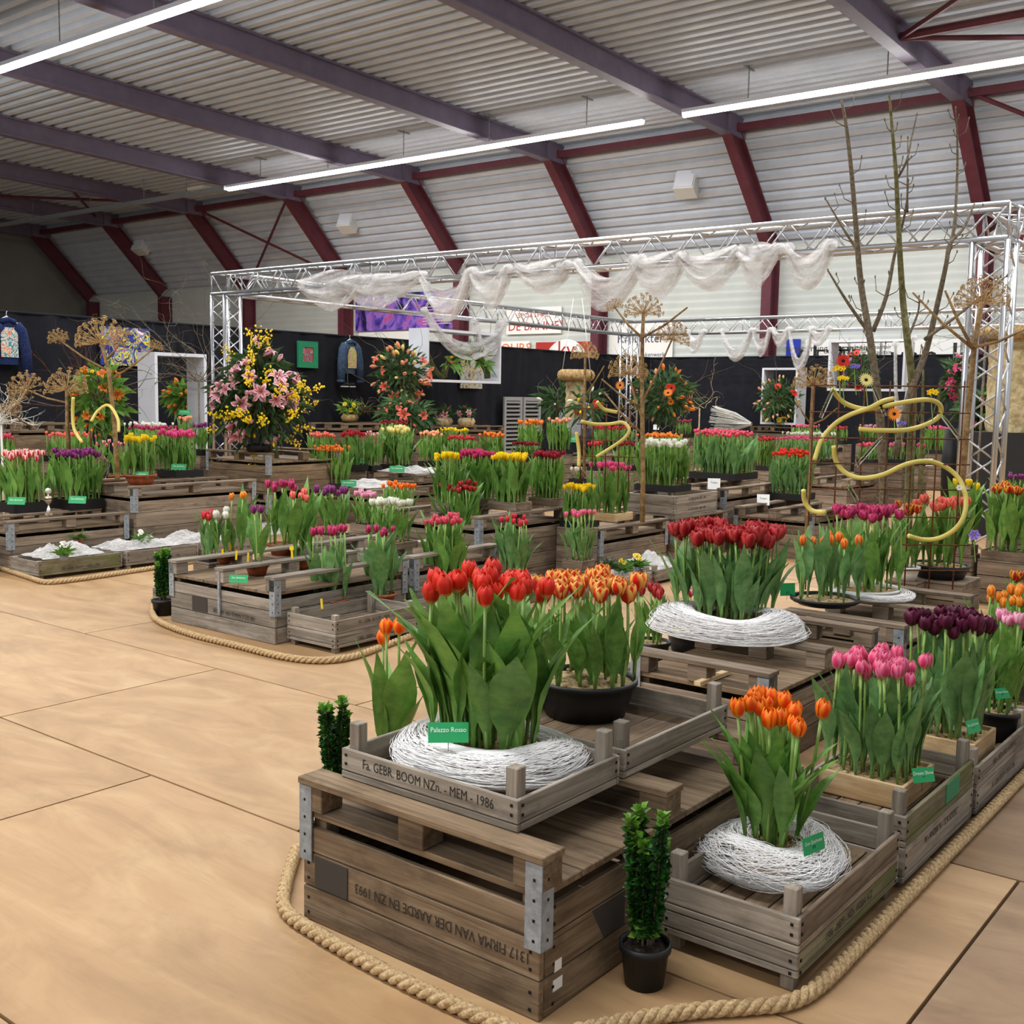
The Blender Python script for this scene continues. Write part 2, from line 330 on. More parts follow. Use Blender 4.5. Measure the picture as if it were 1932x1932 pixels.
# abstract pictures
def abstract(name, cols, sc):
    m, nt, b = nodes(name); tc = nd(nt, 'ShaderNodeTexCoord'); n = noise(nt, tc.outputs['Object'], sc, 3, .6, 1.6)
    r = ramp(nt, [(.35 + .3 * i / (len(cols) - 1), c) for i, c in enumerate(cols)]); r.color_ramp.interpolation = 'CONSTANT' if len(cols) > 5 else 'LINEAR'
    nt.links.new(n, r.inputs[0]); nt.links.new(r.outputs[0], b.inputs['Base Color']); b.inputs['Roughness'].default_value = .5
abstract('art_blue', [(16, 24, 92), (24, 60, 150), (30, 40, 120), (230, 210, 50), (60, 130, 190), (210, 80, 90), (235, 235, 240)], 5)
abstract('art_red', [(196, 60, 40), (120, 110, 130), (60, 60, 80), (220, 120, 70), (170, 175, 185), (200, 50, 60)], 16)
abstract('art_patch', [(70, 60, 130), (230, 190, 60), (150, 200, 70), (220, 160, 180), (214, 60, 80), (190, 190, 200)], 15)
abstract('art_pale', [(200, 200, 190), (60, 130, 140), (220, 214, 196), (236, 140, 90), (120, 120, 130), (236, 230, 220)], 7)
abstract('art_sea', [(140, 160, 180), (190, 200, 205), (210, 180, 90), (70, 90, 120), (230, 225, 200), (150, 120, 70)], 7)
abstract('banner_art', [(20, 16, 44), (34, 22, 70), (92, 62, 170), (150, 110, 200), (190, 70, 120)], 1.1)

# lettering: flat print made from the built-in typeface, one mesh for each line of print
def lettering(text, size, mat, squash=1.0):
    cu = bpy.data.curves.new('lettering', 'FONT'); cu.body = text; cu.size = size; cu.align_x = 'CENTER'; cu.align_y = 'CENTER'; cu.resolution_u = 2
    o = bpy.data.objects.new('lettering_tmp', cu); COL.objects.link(o)
    dg = bpy.context.evaluated_depsgraph_get(); me = bpy.data.meshes.new_from_object(o.evaluated_get(dg)); bpy.data.objects.remove(o); bpy.data.curves.remove(cu)
    if squash != 1.0:
        for v in me.vertices: v.co.x *= squash
    me.materials.clear(); me.materials.append(M[mat]); me.name = 'lettering'; return me
TX = {k: lettering(*a) for k, a in {
    'aarde': ('1317 FIRMA VAN DER AARDE EN ZN 1993', .042, 'ink', .80), 'boom': ('Fa. GEBR. BOOM NZn. - MEM - 1986', .040, 'ink', .78), 'mem': ('1986 - MEM - NZn. HOBA H.Z.', .034, 'ink_soft', .8), 'fa': ('FA. GEBR. BOOM - MEM - 1986', .032, 'ink_soft', .8),
    'andijk': ('N - ANDIJK N - 12 R SOORT', .036, 'ink', .8), 'i2': ('1981 KZ G NAALD DER VAN DIJK', .036, 'ink', .8), 'palazzo': ('Palazzo Rosso', .020, 'chalk', .9), 'script': ('Don Quichotte', .017, 'chalk', .9), 'script2': ('Dream Show', .017, 'chalk', .9),
    'banne': ('"DE BANNE"', .34, 'letter_red', 1.1), 'sport': ('SPORTHAL', .19, 'letter_red', 1.2), 'tours': ('TOURS', .38, 'letter_orange', 1.1), 'kv': ('kv', .5, 'sign_red', 1), 'kruij': ('Kruijdkter', .34, 'letter_navy', 1), 'tfk': ('voor al uw tekenwerk', .13, 'letter_navy', 1),
    'kleij': ('KLEYTE', .45, 'letter_black', 1), 'weeg': ('verwarming en sanitair', .22, 'ink_soft', 1), 'van': ('J.P. + van Jason', .8, 'letter_black', 1), 'tul': ('Tulipa', .03, 'ink', 1)}.items()}
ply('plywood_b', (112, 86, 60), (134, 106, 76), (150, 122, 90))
# ================================================================== THE HALL
# floor: dark slab under individually laid plywood sheets
fl = bpy.data.objects.new('floor', None); COL.objects.link(fl); struct(fl, 'plywood sheet floor of the hall')
mb = MB(); mb.box(-42.3, 6, -8, 25.3, -.12, -.019); mb.build('subfloor', 'gable_paint', fl)
YS = [2.5 + 1.24 * k for k in range(-2, 8)]
joints = {0: -3.78, 1: -5.0, 2: -3.9, 3: -4.8, -1: -4.9, -2: -3.6, 4: -3.7, 5: -4.9, 6: -3.8, 7: -5}
for k in range(-2, 8):
    y0 = 2.5 + 1.24 * (k - 1); y1 = y0 + 1.24; xs = [joints[k] + 2.46 * i for i in range(-5, 4)]
    if k == 1: xs = [-17.3, -14.84, -12.38, -9.92, -7.46, -5.0, -2.9, -.81, 1.65, 4.1]
    if k == 0: xs = [x for x in xs if x < -2] + [-.79, 1.67]
    for a, b2 in zip(xs[:-1], xs[1:]):
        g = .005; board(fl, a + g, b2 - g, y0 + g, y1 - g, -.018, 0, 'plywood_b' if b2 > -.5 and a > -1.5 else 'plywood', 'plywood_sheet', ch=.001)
mb = MB(); mb.box(-42, 6, 2.5 + 1.24 * 7 + .003, 25.2, -.018, -.002); mb.build('floor_far', 'plywood', fl)

# frames
FX = [-6.83 - 4.87 * k for k in range(-1, 8)]
ZB = lambda y: 7.3 + .025 * (22.3 - y)
def ibeam(mb, x, p, q, n, d=.45, w=.24, t=.035):
    # p,q: inner-edge points (y,z); n: outward normal (y,z)
    for a, b2, hw in ((0, t, w / 2), (d - t, d, w / 2), (t, d - t, .02)):
        vs = []
        for (py, pz) in (p, q):
            for dd in (a, b2):
                for s in (-1, 1): vs.append((x + s * hw, py + n[0] * dd, pz + n[1] * dd))
        mb.add(vs, [(0, 1, 3, 2), (4, 6, 7, 5), (0, 4, 5, 1), (2, 3, 7, 6), (0, 2, 6, 4), (1, 5, 7, 3)])
tr_n = 1
for x in FX:
    e = bpy.data.objects.new('trim_%d' % tr_n, None); COL.objects.link(e); tr_n += 1; struct(e, 'maroon steel portal frame of the hall'); e.location = (x, 24.6, 0)
    y0 = -6
    mb = MB(); ibeam(mb, x, (22.3, ZB(22.3)), (y0, ZB(y0)), (0, 1)); mb.build('rafter', 'rafter_hazed', e)
    mb = MB(); ibeam(mb, x, (22.3, 7.3), (24.55, 5.03), (.71, .70)); mb.build('sloping_leg', 'steel_paint', e)
    mb = MB(); ibeam(mb, x, (24.55, 0), (24.55, 5.03), (1, 0)); mb.build('column', 'steel_paint', e)
    mb = MB(); mb.box(x - .11, x + .11, 22.28, 23.0, 7.3, 7.76); mb.build('knee_plate', 'rafter_hazed', e)
# eaves beam, wind bracing
e = bpy.data.objects.new('trim_%d' % tr_n, None); COL.objects.link(e); tr_n += 1; struct(e, 'horizontal maroon eaves beam and bracing between the frames')
for a, b2 in zip(FX[:-1], FX[1:]):
    mb = MB(); mb.box(b2 + .02, a - .02, 22.55, 22.7, 7.4, 7.56); mb.build('eaves_beam', 'steel_paint', e)
def brace_bar(p, q, r=.045):
    mb = MB(); mb.tube([p, q], r, 6); return mb.build('bracing_bar', 'steel_paint', e)
def slope_pt(x, t): return (x, 22.5 + 2.3 * t, 7.55 - 2.4 * t)
for i in (5, 0):
    xa, xb = FX[i], FX[i + 1]; brace_bar(slope_pt(xa, 0), slope_pt(xb, 1)); brace_bar(slope_pt(xa, 1), slope_pt(xb, 0))
    brace_bar((xa, 24.6, 4.95), (xb, 24.6, 4.95), .07)
brace_bar((FX[1], 19.0, 7.6), (FX[0], 14.5, 7.75)); brace_bar((FX[1], 19.0, 7.6), (FX[0], 22.2, 7.6)); brace_bar((FX[1], 19.0, 7.62), (FX[0], 19.0, 7.62), .07)
brace_bar((FX[6], 22, 7.6), (FX[7], 18, 7.7)); brace_bar((FX[7], 22, 7.6), (FX[6], 18, 7.7))

# roof and walls: profiled steel sheets, one for each bay
def profile(mb, x0, x1, pts): mb.grid([[(x0, y, z) for y, z in pts], [(x1, y, z) for y, z in pts]])
def ribs(p, q, pitch, dep, n, shape=(0, .18, .36, .82)):
    L = math.hypot(q[0] - p[0], q[1] - p[1]); d = ((q[0] - p[0]) / L, (q[1] - p[1]) / L); out = []; s = 0
    while s < L:
        for f, h in zip(shape, (0, 1, 1, 0)):
            t = min(s + f * pitch, L); out.append((p[0] + d[0] * t + n[0] * dep * h, p[1] + d[1] * t + n[1] * dep * h))
        s += pitch
    return out
ce = bpy.data.objects.new('ceiling', None); COL.objects.link(ce); struct(ce, 'corrugated steel roof sheets')
wl = bpy.data.objects.new('wall_back', None); COL.objects.link(wl); struct(wl, 'pale ribbed wall behind the columns')
xs = [6] + FX + [-42.2]
zt = lambda y: ZB(y) + .46
for a, b2 in zip(xs[:-1], xs[1:]):
    mb = MB(); profile(mb, b2, a, ribs((22.9, zt(22.9)), (-8, zt(-8)), .33, .13, (0, 1), (0, .1, .5, .6))); mb.build('roof_sheet', 'sheet_metal', ce)
    mb = MB(); profile(mb, b2, a, ribs((25.02, 5.25), (22.78, 7.72), .27, .075, (.7, .7), (0, .1, .38, .48))); mb.build('slope_sheet', 'sheet_metal', ce)
    mb = MB(); profile(mb, b2, a, ribs((25.02, 0), (25.02, 5.3), .19, .012, (1, 0))); mb.build('wall_sheet', 'wall_paint', wl)
mb = MB(); mb.add([(-41.8, -8, 0), (-41.8, 25.3, 0), (-41.8, 25.3, 5.2), (-41.8, 22.9, 7.8), (-41.8, -8, 8.6)], [(0, 1, 2, 3, 4)]); mb.add([(-41.9, -8, 0), (-41.9, 25.3, 0), (-41.9, 25.3, 5.2), (-41.9, 22.9, 7.8), (-41.9, -8, 8.6)], [(4, 3, 2, 1, 0)])
gw = mb.build('wall_left', 'gable_paint'); struct(gw, 'dark grey end wall of the hall')
p = at_x(178, 560, -41.7); mb = MB(); mb.box(-41.8, -41.55, p.y - .16, p.y + .16, 0, 5.6); mb.build('gable_post', 'steel_paint', gw)

# lamp rows
LG = 'suspended light rows'
def lamp_row(x0, x1, y, lab, hang=True):
    z = 7.16; t = thing('light_tube', lab, 'lamp', ((x0 + x1) / 2, y, z), LG)
    mb = MB(); mb.box(x0, x1, y - .06, y + .06, z - .01, z + .06); mb.build('housing', 'white_paint', t)
    mb = MB(); mb.tube([(x0 + .02, y, z - .035), (x1 - .02, y, z - .035)], .062, 10); mb.build('diffuser', 'lamp_white', t, True)
    ld = bpy.data.lights.new('lamp_glow', 'AREA'); ld.shape = 'RECTANGLE'; ld.size = x1 - x0; ld.size_y = .16; ld.energy = TUBE_W * (x1 - x0); ld.color = (.97, .98, 1)
    lo = bpy.data.objects.new('lamp_glow', ld); COL.objects.link(lo); lo.parent = t; lo.location = (0, 0, -.11)
    k = x0 + 1.4
    while hang and k < x1:
        mb = MB(); mb.tube([(k, y, z + .05), (k, y, zt(y))], .012, 5); mb.box(k - .02, k + .02, y - .2, y + .2, zt(y) - .06, zt(y) - .03); mb.build('hanging_rod', 'galv', t); k += 2.65
lamp_row(-25.6, -12.2, 19.68, 'long glowing light tube crossing four rafters above the pale wall')
lamp_row(-11.3, -.6, 19.68, 'long glowing light tube above the bare branches and truss corner')
lamp_row(-27, -12.6, 10.2, 'long glowing light tube hung nearer the middle of the roof')
lamp_row(-11.7, 2.5, 10.2, 'light tube over the truss square')
lamp_row(-14.5, -.5, .9, 'light tube over the walkway')
lamp_row(-14.5, -.5, -6.5, 'light tube at the start of the walkway')
mb = MB(); mb.box(-41, -25.7, 19.62, 19.74, 7.1, 7.22)
t = thing('cable_tray', 'unlit grey rail carrying on from the light tube to the end wall', 'rail', (-33, 19.68, 7.1)); mb.build('rail', 'galv', t)
for k in (-27.5, -29.6, -32.5, -36):
    mb = MB(); mb.tube([(k, 19.68, 7.2), (k, 19.68, zt(19.68))], .012, 5); mb.build('hanging_rod', 'galv', t)
mb = MB(); mb.box(-27.2, -26.5, 19.5, 19.85, 7.22, 7.3); mb.build('junction_box', 'white_box', t)
# heater / loudspeaker boxes on the slope
for u, v, lab in ((1298, 338, 'white wall loudspeaker box in the bay above the truss drapes'), (660, 412, 'white wall loudspeaker box above the blue and green paintings'), (270, 458, 'dim loudspeaker box behind the crossed bracing')):
    c = at_y(u, v, 23.75); t = thing('loudspeaker', lab, 'loudspeaker', c, 'loudspeakers on the slope')
    mb = MB(); mb.box(-.25, .25, -.2, .2, -.42, .42); o = mb.build('cabinet', 'white_box', t, loc=(0, 0, 0)); o.rotation_euler = (math.radians(-28), 0, math.radians(12))
    mb = MB(); mb.box(-.22, .22, -.23, -.2, -.39, .39); g = mb.build('grille', 'white_paint', t, loc=(0, 0, 0)); g.rotation_euler = o.rotation_euler
    mb = MB(); mb.tube([(0, .1, .1), (0, .75, .2)], .04, 6); mb.build('bracket', 'galv', t, loc=(0, 0, 0))

# black curtains
def curtain(name, p, q, z1, lab, pieces):
    t = thing(name, lab, 'curtain', ((p[0] + q[0]) / 2, (p[1] + q[1]) / 2, 0)); P, Q = Vector((p[0], p[1], 0)), Vector((q[0], q[1], 0)); L = (Q - P).length; d = (Q - P) / L; n = Vector((-d.y, d.x, 0))
    for k in range(pieces):
        rows = [[], []]; rows = []
        for zi in range(7):
            z = z1 * zi / 6; r = []
            for i in range(41):
                s = L * (k + i / 40) / pieces; wv = .025 * math.sin(s * 9) + .015 * math.sin(s * 23 + 2) + .01 * math.sin(z * 3 + s); r.append(P + d * s + n * wv * (1 - .4 * zi / 6) + Vector((0, 0, z + (.012 * math.sin(s * 2.2) if zi == 6 else 0))))
            rows.append(r)
        mb = MB(); mb.grid(rows); mb.build('cloth', 'curtain_black', t, True)
    mb = MB(); mb.tube([P + Vector((0, 0, z1)), Q + Vector((0, 0, z1))], .02, 6); mb.build('rail', 'curtain_black', t)
    return t
CXL, CYB, CZ = -14.45, 23.95, 2.55
curtain('partition_curtain', (CXL, 2.0), (CXL, CYB), CZ, 'long black curtain hung with paintings and denim jackets', 7)
curtain('partition_curtain', (CXL, CYB), (3, CYB), CZ, 'black curtain below the white sponsor signs along the ribbed wall', 6)
# ================================================================== CRATES
OBS = []      # solid boxes planters must keep clear of
SUP = []      # (x0, x1, y0, y1, top) of everything that can carry a planter
def pallet_box(x0, x1, y0, y1, h, lab, z0=0, axis='x', nb=3, mat='wood', group='upturned pallet crates', brackets=True, name='pallet_crate'):
    t = thing(name, lab, 'crate', ((x0 + x1) / 2, (y0 + y1) / 2, z0), group); SUP.append((x0, x1, y0, y1, z0 + h)); OBS.append((x0, x1, y0, y1, z0, z0 + h)); dz = h - .115; T = .02; bh = (dz - .012 * 0) / nb; J = .0015
    for k in range(nb):
        a, b2 = z0 + k * bh + .002, z0 + (k + 1) * bh - .002
        if k == nb - 1: b2 -= .028
        board(t, x0 + .012, x1 - .012, y0 + .012, y0 + .012 + T, a, b2, mat, 'side_board', J); board(t, x1 - .012 - T, x1 - .012, y0 + .034, y1 - .034, a, b2, mat, 'side_board', J)
        board(t, x0 + .012, x1 - .012, y1 - .012 - T, y1 - .012, a, b2, mat, 'side_board', J); board(t, x0 + .012, x0 + .012 + T, y0 + .034, y1 - .034, a, b2, mat, 'side_board', J)
    for cx in (x0 + .06, x1 - .06):
        for cyy in (y0 + .06, y1 - .06): board(t, cx - .026, cx + .026, cyy - .026, cyy + .026, z0 + .004, z0 + dz - .004, 'wood_dark', 'corner_post')
    zd = z0 + dz; L = (x1 - x0) if axis == 'y' else (y1 - y0); n = max(5, int(L / .17)); g = .006
    for k in range(n):
        if axis == 'x': board(t, x0 + .011, x1 - .011, y0 + .011 + (L - .022) * k / n + g / 2, y0 + .011 + (L - .022) * (k + 1) / n - g / 2, zd, zd + .02, 'wood_dark', 'deck_board', J)
        else: board(t, x0 + .011 + (L - .022) * k / n + g / 2, x0 + .011 + (L - .022) * (k + 1) / n - g / 2, y0 + .011, y1 - .011, zd, zd + .02, 'wood_dark', 'deck_board', J)
    zs = zd + .0215; zk = z0 + h - .02
    for f in (0, .5, 1):
        if axis == 'x':
            c = y0 + .048 + (y1 - y0 - .096) * f
            board(t, x0, x1, c - .047, c + .047, zk, z0 + h, mat, 'skid_board', J)
            for e in (x0 + .05, (x0 + x1) / 2, x1 - .05): board(t, e - .046, e + .046, c - .042, c + .042, zs, zk - .001, mat, 'skid_block')
        else:
            c = x0 + .048 + (x1 - x0 - .096) * f
            board(t, c - .047, c + .047, y0, y1, zk, z0 + h, mat, 'skid_board', J)
            for e in (y0 + .05, (y0 + y1) / 2, y1 - .05): board(t, c - .042, c + .042, e - .046, e + .046, zs, zk - .001, mat, 'skid_block')
    if brackets:
        zb = z0 + h - .245
        for cx, sx in ((x0, 1), (x1, -1)):
            for cyy, sy in ((y0, 1), (y1, -1)):
                if sx > 0 and sy < 0: continue
                mb = MB(); a, b2 = sorted((cx + sx * .004, cx + sx * .055)); c, d = sorted((cyy + sy * .004, cyy + sy * .0085)); mb.box(a, b2, c, d, zb, z0 + h - .022)
                a, b2 = sorted((cx + sx * .004, cx + sx * .0085)); c, d = sorted((cyy + sy * .0085, cyy + sy * .055)); mb.box(a, b2, c, d, zb, z0 + h - .022)
                for q in range(4):
                    zz = zb + .025 + q * .052; yy = cyy + sy * .0035; mb.box(cx + sx * .027 - .004, cx + sx * .027 + .004, min(yy, yy + sy * .002), max(yy, yy + sy * .002), zz - .004, zz + .004, 1)
                    xx = cx + sx * .0035; mb.box(min(xx, xx + sx * .002), max(xx, xx + sx * .002), cyy + sy * .032 - .004, cyy + sy * .032 + .004, zz - .004, zz + .004, 1)
                mb.build('corner_bracket', ['galv', 'hole'], t)
    return t
def print_on(t, key, c, face, up=False):
    # print laid on the -y face ('f') or the +x face ('s')
    r = {'f': (math.pi / 2, 0, 0), 's': (math.pi / 2, 0, math.pi / 2)}[face]
    if up: r = (r[0], math.pi, r[2])
    o = put('lettering', TX[key], t, Vector(c) - wpos(t)); m_ = Matrix.Rotation(r[2], 4, 'Z') @ Matrix.Rotation(math.pi / 2, 4, 'X') @ Matrix.Rotation(math.pi if up else 0, 4, 'Z')
    o.rotation_euler = m_.to_euler(); return o
def nails(t, pts, face):
    mb = MB()
    for x, y, z in pts:
        if face == 'f': mb.box(x - .004, x + .004, y - .001, y + .001, z - .004, z + .004)
        else: mb.box(x - .001, x + .001, y - .004, y + .004, z - .004, z + .004)
    mb.build('nail_heads', 'hole', t)
def bulb_crate(x0, x1, y0, y1, z0, lab, h=.085, up=.075, mat='wood_grey', group='slatted bulb crates', foot=.03, mat2=None, mesh=True):
    t = thing('bulb_crate', lab, 'crate', ((x0 + x1) / 2, (y0 + y1) / 2, z0), group); SUP.append((x0, x1, y0, y1, z0 + foot + .01)); OBS.append((x0, x1, y0, y1, z0, z0 + h)); T = .014; J = .0015; zb = z0 + foot
    for a, b2, nm in ((zb + .022, z0 + h, 'side_board'), (zb, zb + .019, 'bottom_rail')):
        board(t, x0, x1, y0, y0 + T, a, b2, mat, nm, J); board(t, x0, x1, y1 - T, y1, a, b2, mat, nm, J)
        board(t, x1 - T, x1, y0 + T + .001, y1 - T - .001, a, b2, mat2 or mat, nm, J); board(t, x0, x0 + T, y0 + T + .001, y1 - T - .001, a, b2, mat, nm, J)
    for cx in (x0 + T + .021, x1 - T - .021):
        for cyy in (y0 + T + .021, y1 - T - .021): board(t, cx - .019, cx + .019, cyy - .019, cyy + .019, z0, z0 + h + up, mat, 'corner_post')
    if mesh:
        for k in range(5): a = x0 + .02 + (x1 - x0 - .04) * k / 5; board(t, a + .002, a + (x1 - x0 - .04) / 5 - .002, y0 + T, y1 - T, zb + .003, zb + .009, 'wood_dark', 'bottom_slat')
    nl = [(x, y0 - .001, z0 + h * q) for x in (x0 + .02, x1 - .02) for q in (.5, .8)]; nails(t, nl, 'f'); nails(t, [(x1 + .001, y, z0 + h * q) for y in (y0 + .02, y1 - .02) for q in (.5, .8)], 's')
    return t
# island nearest the walkway
P1 = pallet_box(-2.40, -1.51, 2.07, 3.35, .43, 'large upturned pallet crate printed VAN DER AARDE 1993 by the rope corner', mat='wood_dark')
bz = (.43 - .115) / 3
print_on(P1, 'aarde', (-1.86, 2.079, bz * 1.5), 'f', True)
mb = MB(); mb.box(-2.335, -2.20, 2.0785, 2.0805, bz + .006, 2 * bz - .006); mb.build('painted_patch', 'dark_patch', P1); mb = MB(); mb.box(-1.5235, -1.5215, 2.28, 2.47, bz + .004, 2 * bz - .004); mb.build('painted_patch', 'dark_patch', P1)
mb = MB(); mb.box(-1.5235, -1.521, 2.145, 2.175, bz + .0, bz + .03); mb.build('torn_paper', 'card_white', P1); mb = MB(); mb.box(-1.5235, -1.521, 2.14, 2.18, bz - .05, bz - .02); mb.build('torn_paper', 'card_white', P1)
nails(P1, [(x, 2.081, bz * k + q) for x in (-2.365, -1.55) for k in range(3) for q in (.025, .07)], 'f'); nails(P1, [(-1.5215, y, bz * k + q) for y in (2.14, 3.28) for k in range(3) for q in (.025, .07)], 's')
P2 = pallet_box(-2.55, -1.88, 4.12, 5.38, .43, 'pallet crate carrying the dark red tulips wrapped in netting', mat='wood')
P3 = pallet_box(-2.44, -1.79, 5.48, 6.7, .43, 'pallet crate under the orange striped and magenta tulips', mat='wood')
# small crates of the same island
B1 = bulb_crate(-2.30, -1.65, 2.15, 2.63, .432, 'shallow bulb crate printed GEBR BOOM 1986 on the large pallet crate', foot=0)
print_on(B1, 'boom', (-1.97, 2.1485, .487), 'f')
B2 = bulb_crate(-2.28, -1.66, 2.67, 3.32, .432, 'bulb crate around the big black pot of flame tulips', foot=0)
S1a = bulb_crate(-1.49, -1.08, 2.61, 3.37, 0, 'mossy bulb crate standing on the floor below the orange tulips', h=.112, up=.0, foot=.045, mat='wood_grey', mat2='wood_moss')
S1b = bulb_crate(-1.49, -1.08, 2.61, 3.37, .115, 'bulb crate holding the netted orange tulips, top of its stack', h=.092, up=.07, foot=0, mat='wood_grey', mat2='wood')
print_on(S1a, 'mem', (-1.0785, 2.97, .088), 's')
S2a = bulb_crate(-1.5, -1.08, 3.42, 4.17, 0, 'bulb crate with worn print under the deep pink tulips', h=.135, up=.0, foot=.02)
S2b = bulb_crate(-1.5, -1.08, 3.42, 4.17, .138, 'green stained bulb crate around the deep pink tulip box', h=.1, up=.075, foot=0, mat='wood_grey', mat2='wood_moss')
print_on(S2a, 'andijk', (-1.0785, 3.8, .10), 's'); mb = MB(); mb.box(-1.0798, -1.0775, 3.83, 3.98, .164, .234); mb.build('green_paint_patch', 'frame_green', S2b)
S3a = bulb_crate(-1.5, -1.08, 4.22, 4.97, 0, 'printed bulb crate under the pale pink tulip pot', h=.1, up=.0, foot=.01)
S3b = bulb_crate(-1.5, -1.08, 4.22, 4.97, .103, 'bulb crate with dark bottom beside the wooden box of black-purple tulips', h=.09, up=.06, foot=0)
print_on(S3a, 'fa', (-1.0785, 4.6, .065), 's'); print_on(S3b, 'mem', (-1.0785, 4.6, .16), 's')
S4 = bulb_crate(-1.5, -1.08, 5.02, 5.77, 0, 'bulb crate under the soft orange tulips along the rope', h=.16, up=.06, foot=.01); S5 = bulb_crate(-1.5, -1.08, 5.82, 6.57, 0, 'last bulb crate along the rope beyond the soft orange tulips', h=.16, up=.06)
# loose battens on the second pallet crate
for i, (u, v, w) in enumerate(((1345, 1280, .14), (1535, 1190, .12))):
    c = at(u, v, .345); t = board(None, c.x - .016, c.x + .016, c.y - w, c.y + w, .339, .359, 'wood_pale', 'batten'); tag(t, ('pale new batten lying under the front skid of the netted tulips', 'pale new batten lying beside the netting of dark red tulips')[i], 'batten')
# middle island
I2 = pallet_box(-6.30, -5.21, 4.32, 5.5, .42, 'grey pallet crate with dark patch behind the curved rope', axis='y', mat='wood_grey')
SUP[-1] = (-6.30, -5.21, 4.32, 5.5, .326)
print_on(I2, 'i2', (-5.62, 4.329, bz * 1.32), 'f', True); mb = MB(); mb.box(-6.05, -5.89, 4.3285, 4.3305, bz + .006, 2 * bz - .006); mb.build('painted_patch', 'dark_patch', I2)
mb = MB(); mb.box(-5.765, -5.745, 4.316, 4.3285, .12, .40); mb.build('metal_strap', 'galv', I2)
pallet_box(-6.30, -5.21, 5.56, 6.5, .42, 'pallet crate under the white tulips behind the grey crate', axis='y', mat='wood_grey')
for k in range(2):
    b_ = bulb_crate(-5.19, -4.76, 4.40, 5.12, .10 * k, ('low bulb crate on its feet below the terracotta bowls', 'printed bulb crate holding terracotta bowls of magenta tulips')[k], h=.1, up=.03 if k else 0, foot=.035 if not k else 0)
    print_on(b_, ('mem', 'fa')[k], (-4.7585, 4.76, .10 * k + .068), 's')
bulb_crate(-5.19, -4.76, 5.16, 5.9, 0, 'bulb crate next to the terracotta bowls with low sides', h=.12, up=.05); 
bulb_crate(-6.75, -6.36, 4.5, 5.1, 0, 'small bulb crate hidden behind the boxwood at the grey crate', h=.15, up=.03)
# crate with netting and small spring flowers beyond the dark red tulips
bulb_crate(-5.12, -4.62, 7.15, 7.78, 0, 'bulb crate of netting and small spring flowers beyond the dark red tulips', h=.125, up=.04); bulb_crate(-5.12, -4.62, 7.84, 8.5, 0, 'second netting crate beside the pansies', h=.125, up=.04)
# left island
A_ = pallet_box(-9.95, -8.95, 4.60, 5.74, .43, 'pallet crate carrying black trays and the silver trophy', axis='y')
B_ = pallet_box(-9.95, -8.95, 5.78, 7.2, .66, 'taller pallet crate with steel corner beside the trophy crate', axis='y', nb=4)
pallet_box(-9.95, -9.0, 3.4, 4.5, .36, 'low pallet crate next to the tray of red and white tulips', axis='y')
for k in range(2): pallet_box(-10.75, -9.62, 7.9, 9.0, .435, ('lower crate of the stack under the lily bouquet', 'upper crate of the stack carrying the lily bouquet')[k], z0=.437 * k, mat='wood_dark')
for k, (a, b2) in enumerate(((4.56, 5.32), (5.36, 6.1), (6.14, 6.9))):
    b_ = bulb_crate(-8.88, -8.42, a, b2, 0, ('mossy bulb crate at the rope end with netting and white primrose', 'bulb crate with netting below the tall crate', 'bulb crate with netting next to the lily stack')[k], h=.15, up=0, mat='wood_grey', mat2='wood_grey' if k else 'wood_moss'); print_on(b_, 'fa', (-8.4185, (a + b2) / 2, .07), 's')
# centre rows
C1 = pallet_box(-6.42, -5.46, 6.56, 7.76, .6, 'high pallet crate with the tray of yellow and maroon tulips', axis='y', nb=4)
C6 = pallet_box(-6.1, -5.16, 7.82, 8.97, .43, 'pallet crate with steel brackets below the pink and small yellow tulips', axis='y')
C8 = pallet_box(-6.1, -5.12, 9.02, 10.08, .43, 'pallet crate under the small stacked crates of white tulips', axis='y')
for k in range(2): b_ = bulb_crate(-5.7, -5.15, 9.06, 9.9, .432 + .1 * k, ('lower small crate of the stack under white tulips', 'upper small crate of the stack under white tulips')[k], h=.1, up=0, foot=0); print_on(b_, 'fa', (-5.1485, 9.48, .49 + .1 * k), 's')
C9 = pallet_box(-6.3, -5.2, 10.15, 11.35, .64, 'pallet crate with white card below the long rose red tulips', axis='y', nb=4)
C11 = pallet_box(-5.1, -4.25, 10.15, 11.3, .47, 'pallet crate with white card below the scarlet tulips', axis='y')
for u, v, z, w, d, lab in ((1600, 905, .55, .9, 1.1, 'pallet crate behind the rusty grid under hot pink tulips'), (800, 905, .52, 1.0, 1.2, 'pallet crate wrapped with net below the cream yellow tulips'), (700, 925, .42, 1.3, 1.2, 'low pallet crate below the orange tulip tray with netting'), (1090, 862, .72, 1.3, 1.1, 'pallet crate with black tray of peach tulips')):
    p = at(u, v, z); x1_ = p.x - (.55 if u == 800 else 0); pallet_box(x1_ - w, x1_, p.y + (.5 if u == 800 else 0), p.y + d + (.5 if u == 800 else 0), z, lab, axis='y', nb=4, mat='wood', brackets=False)
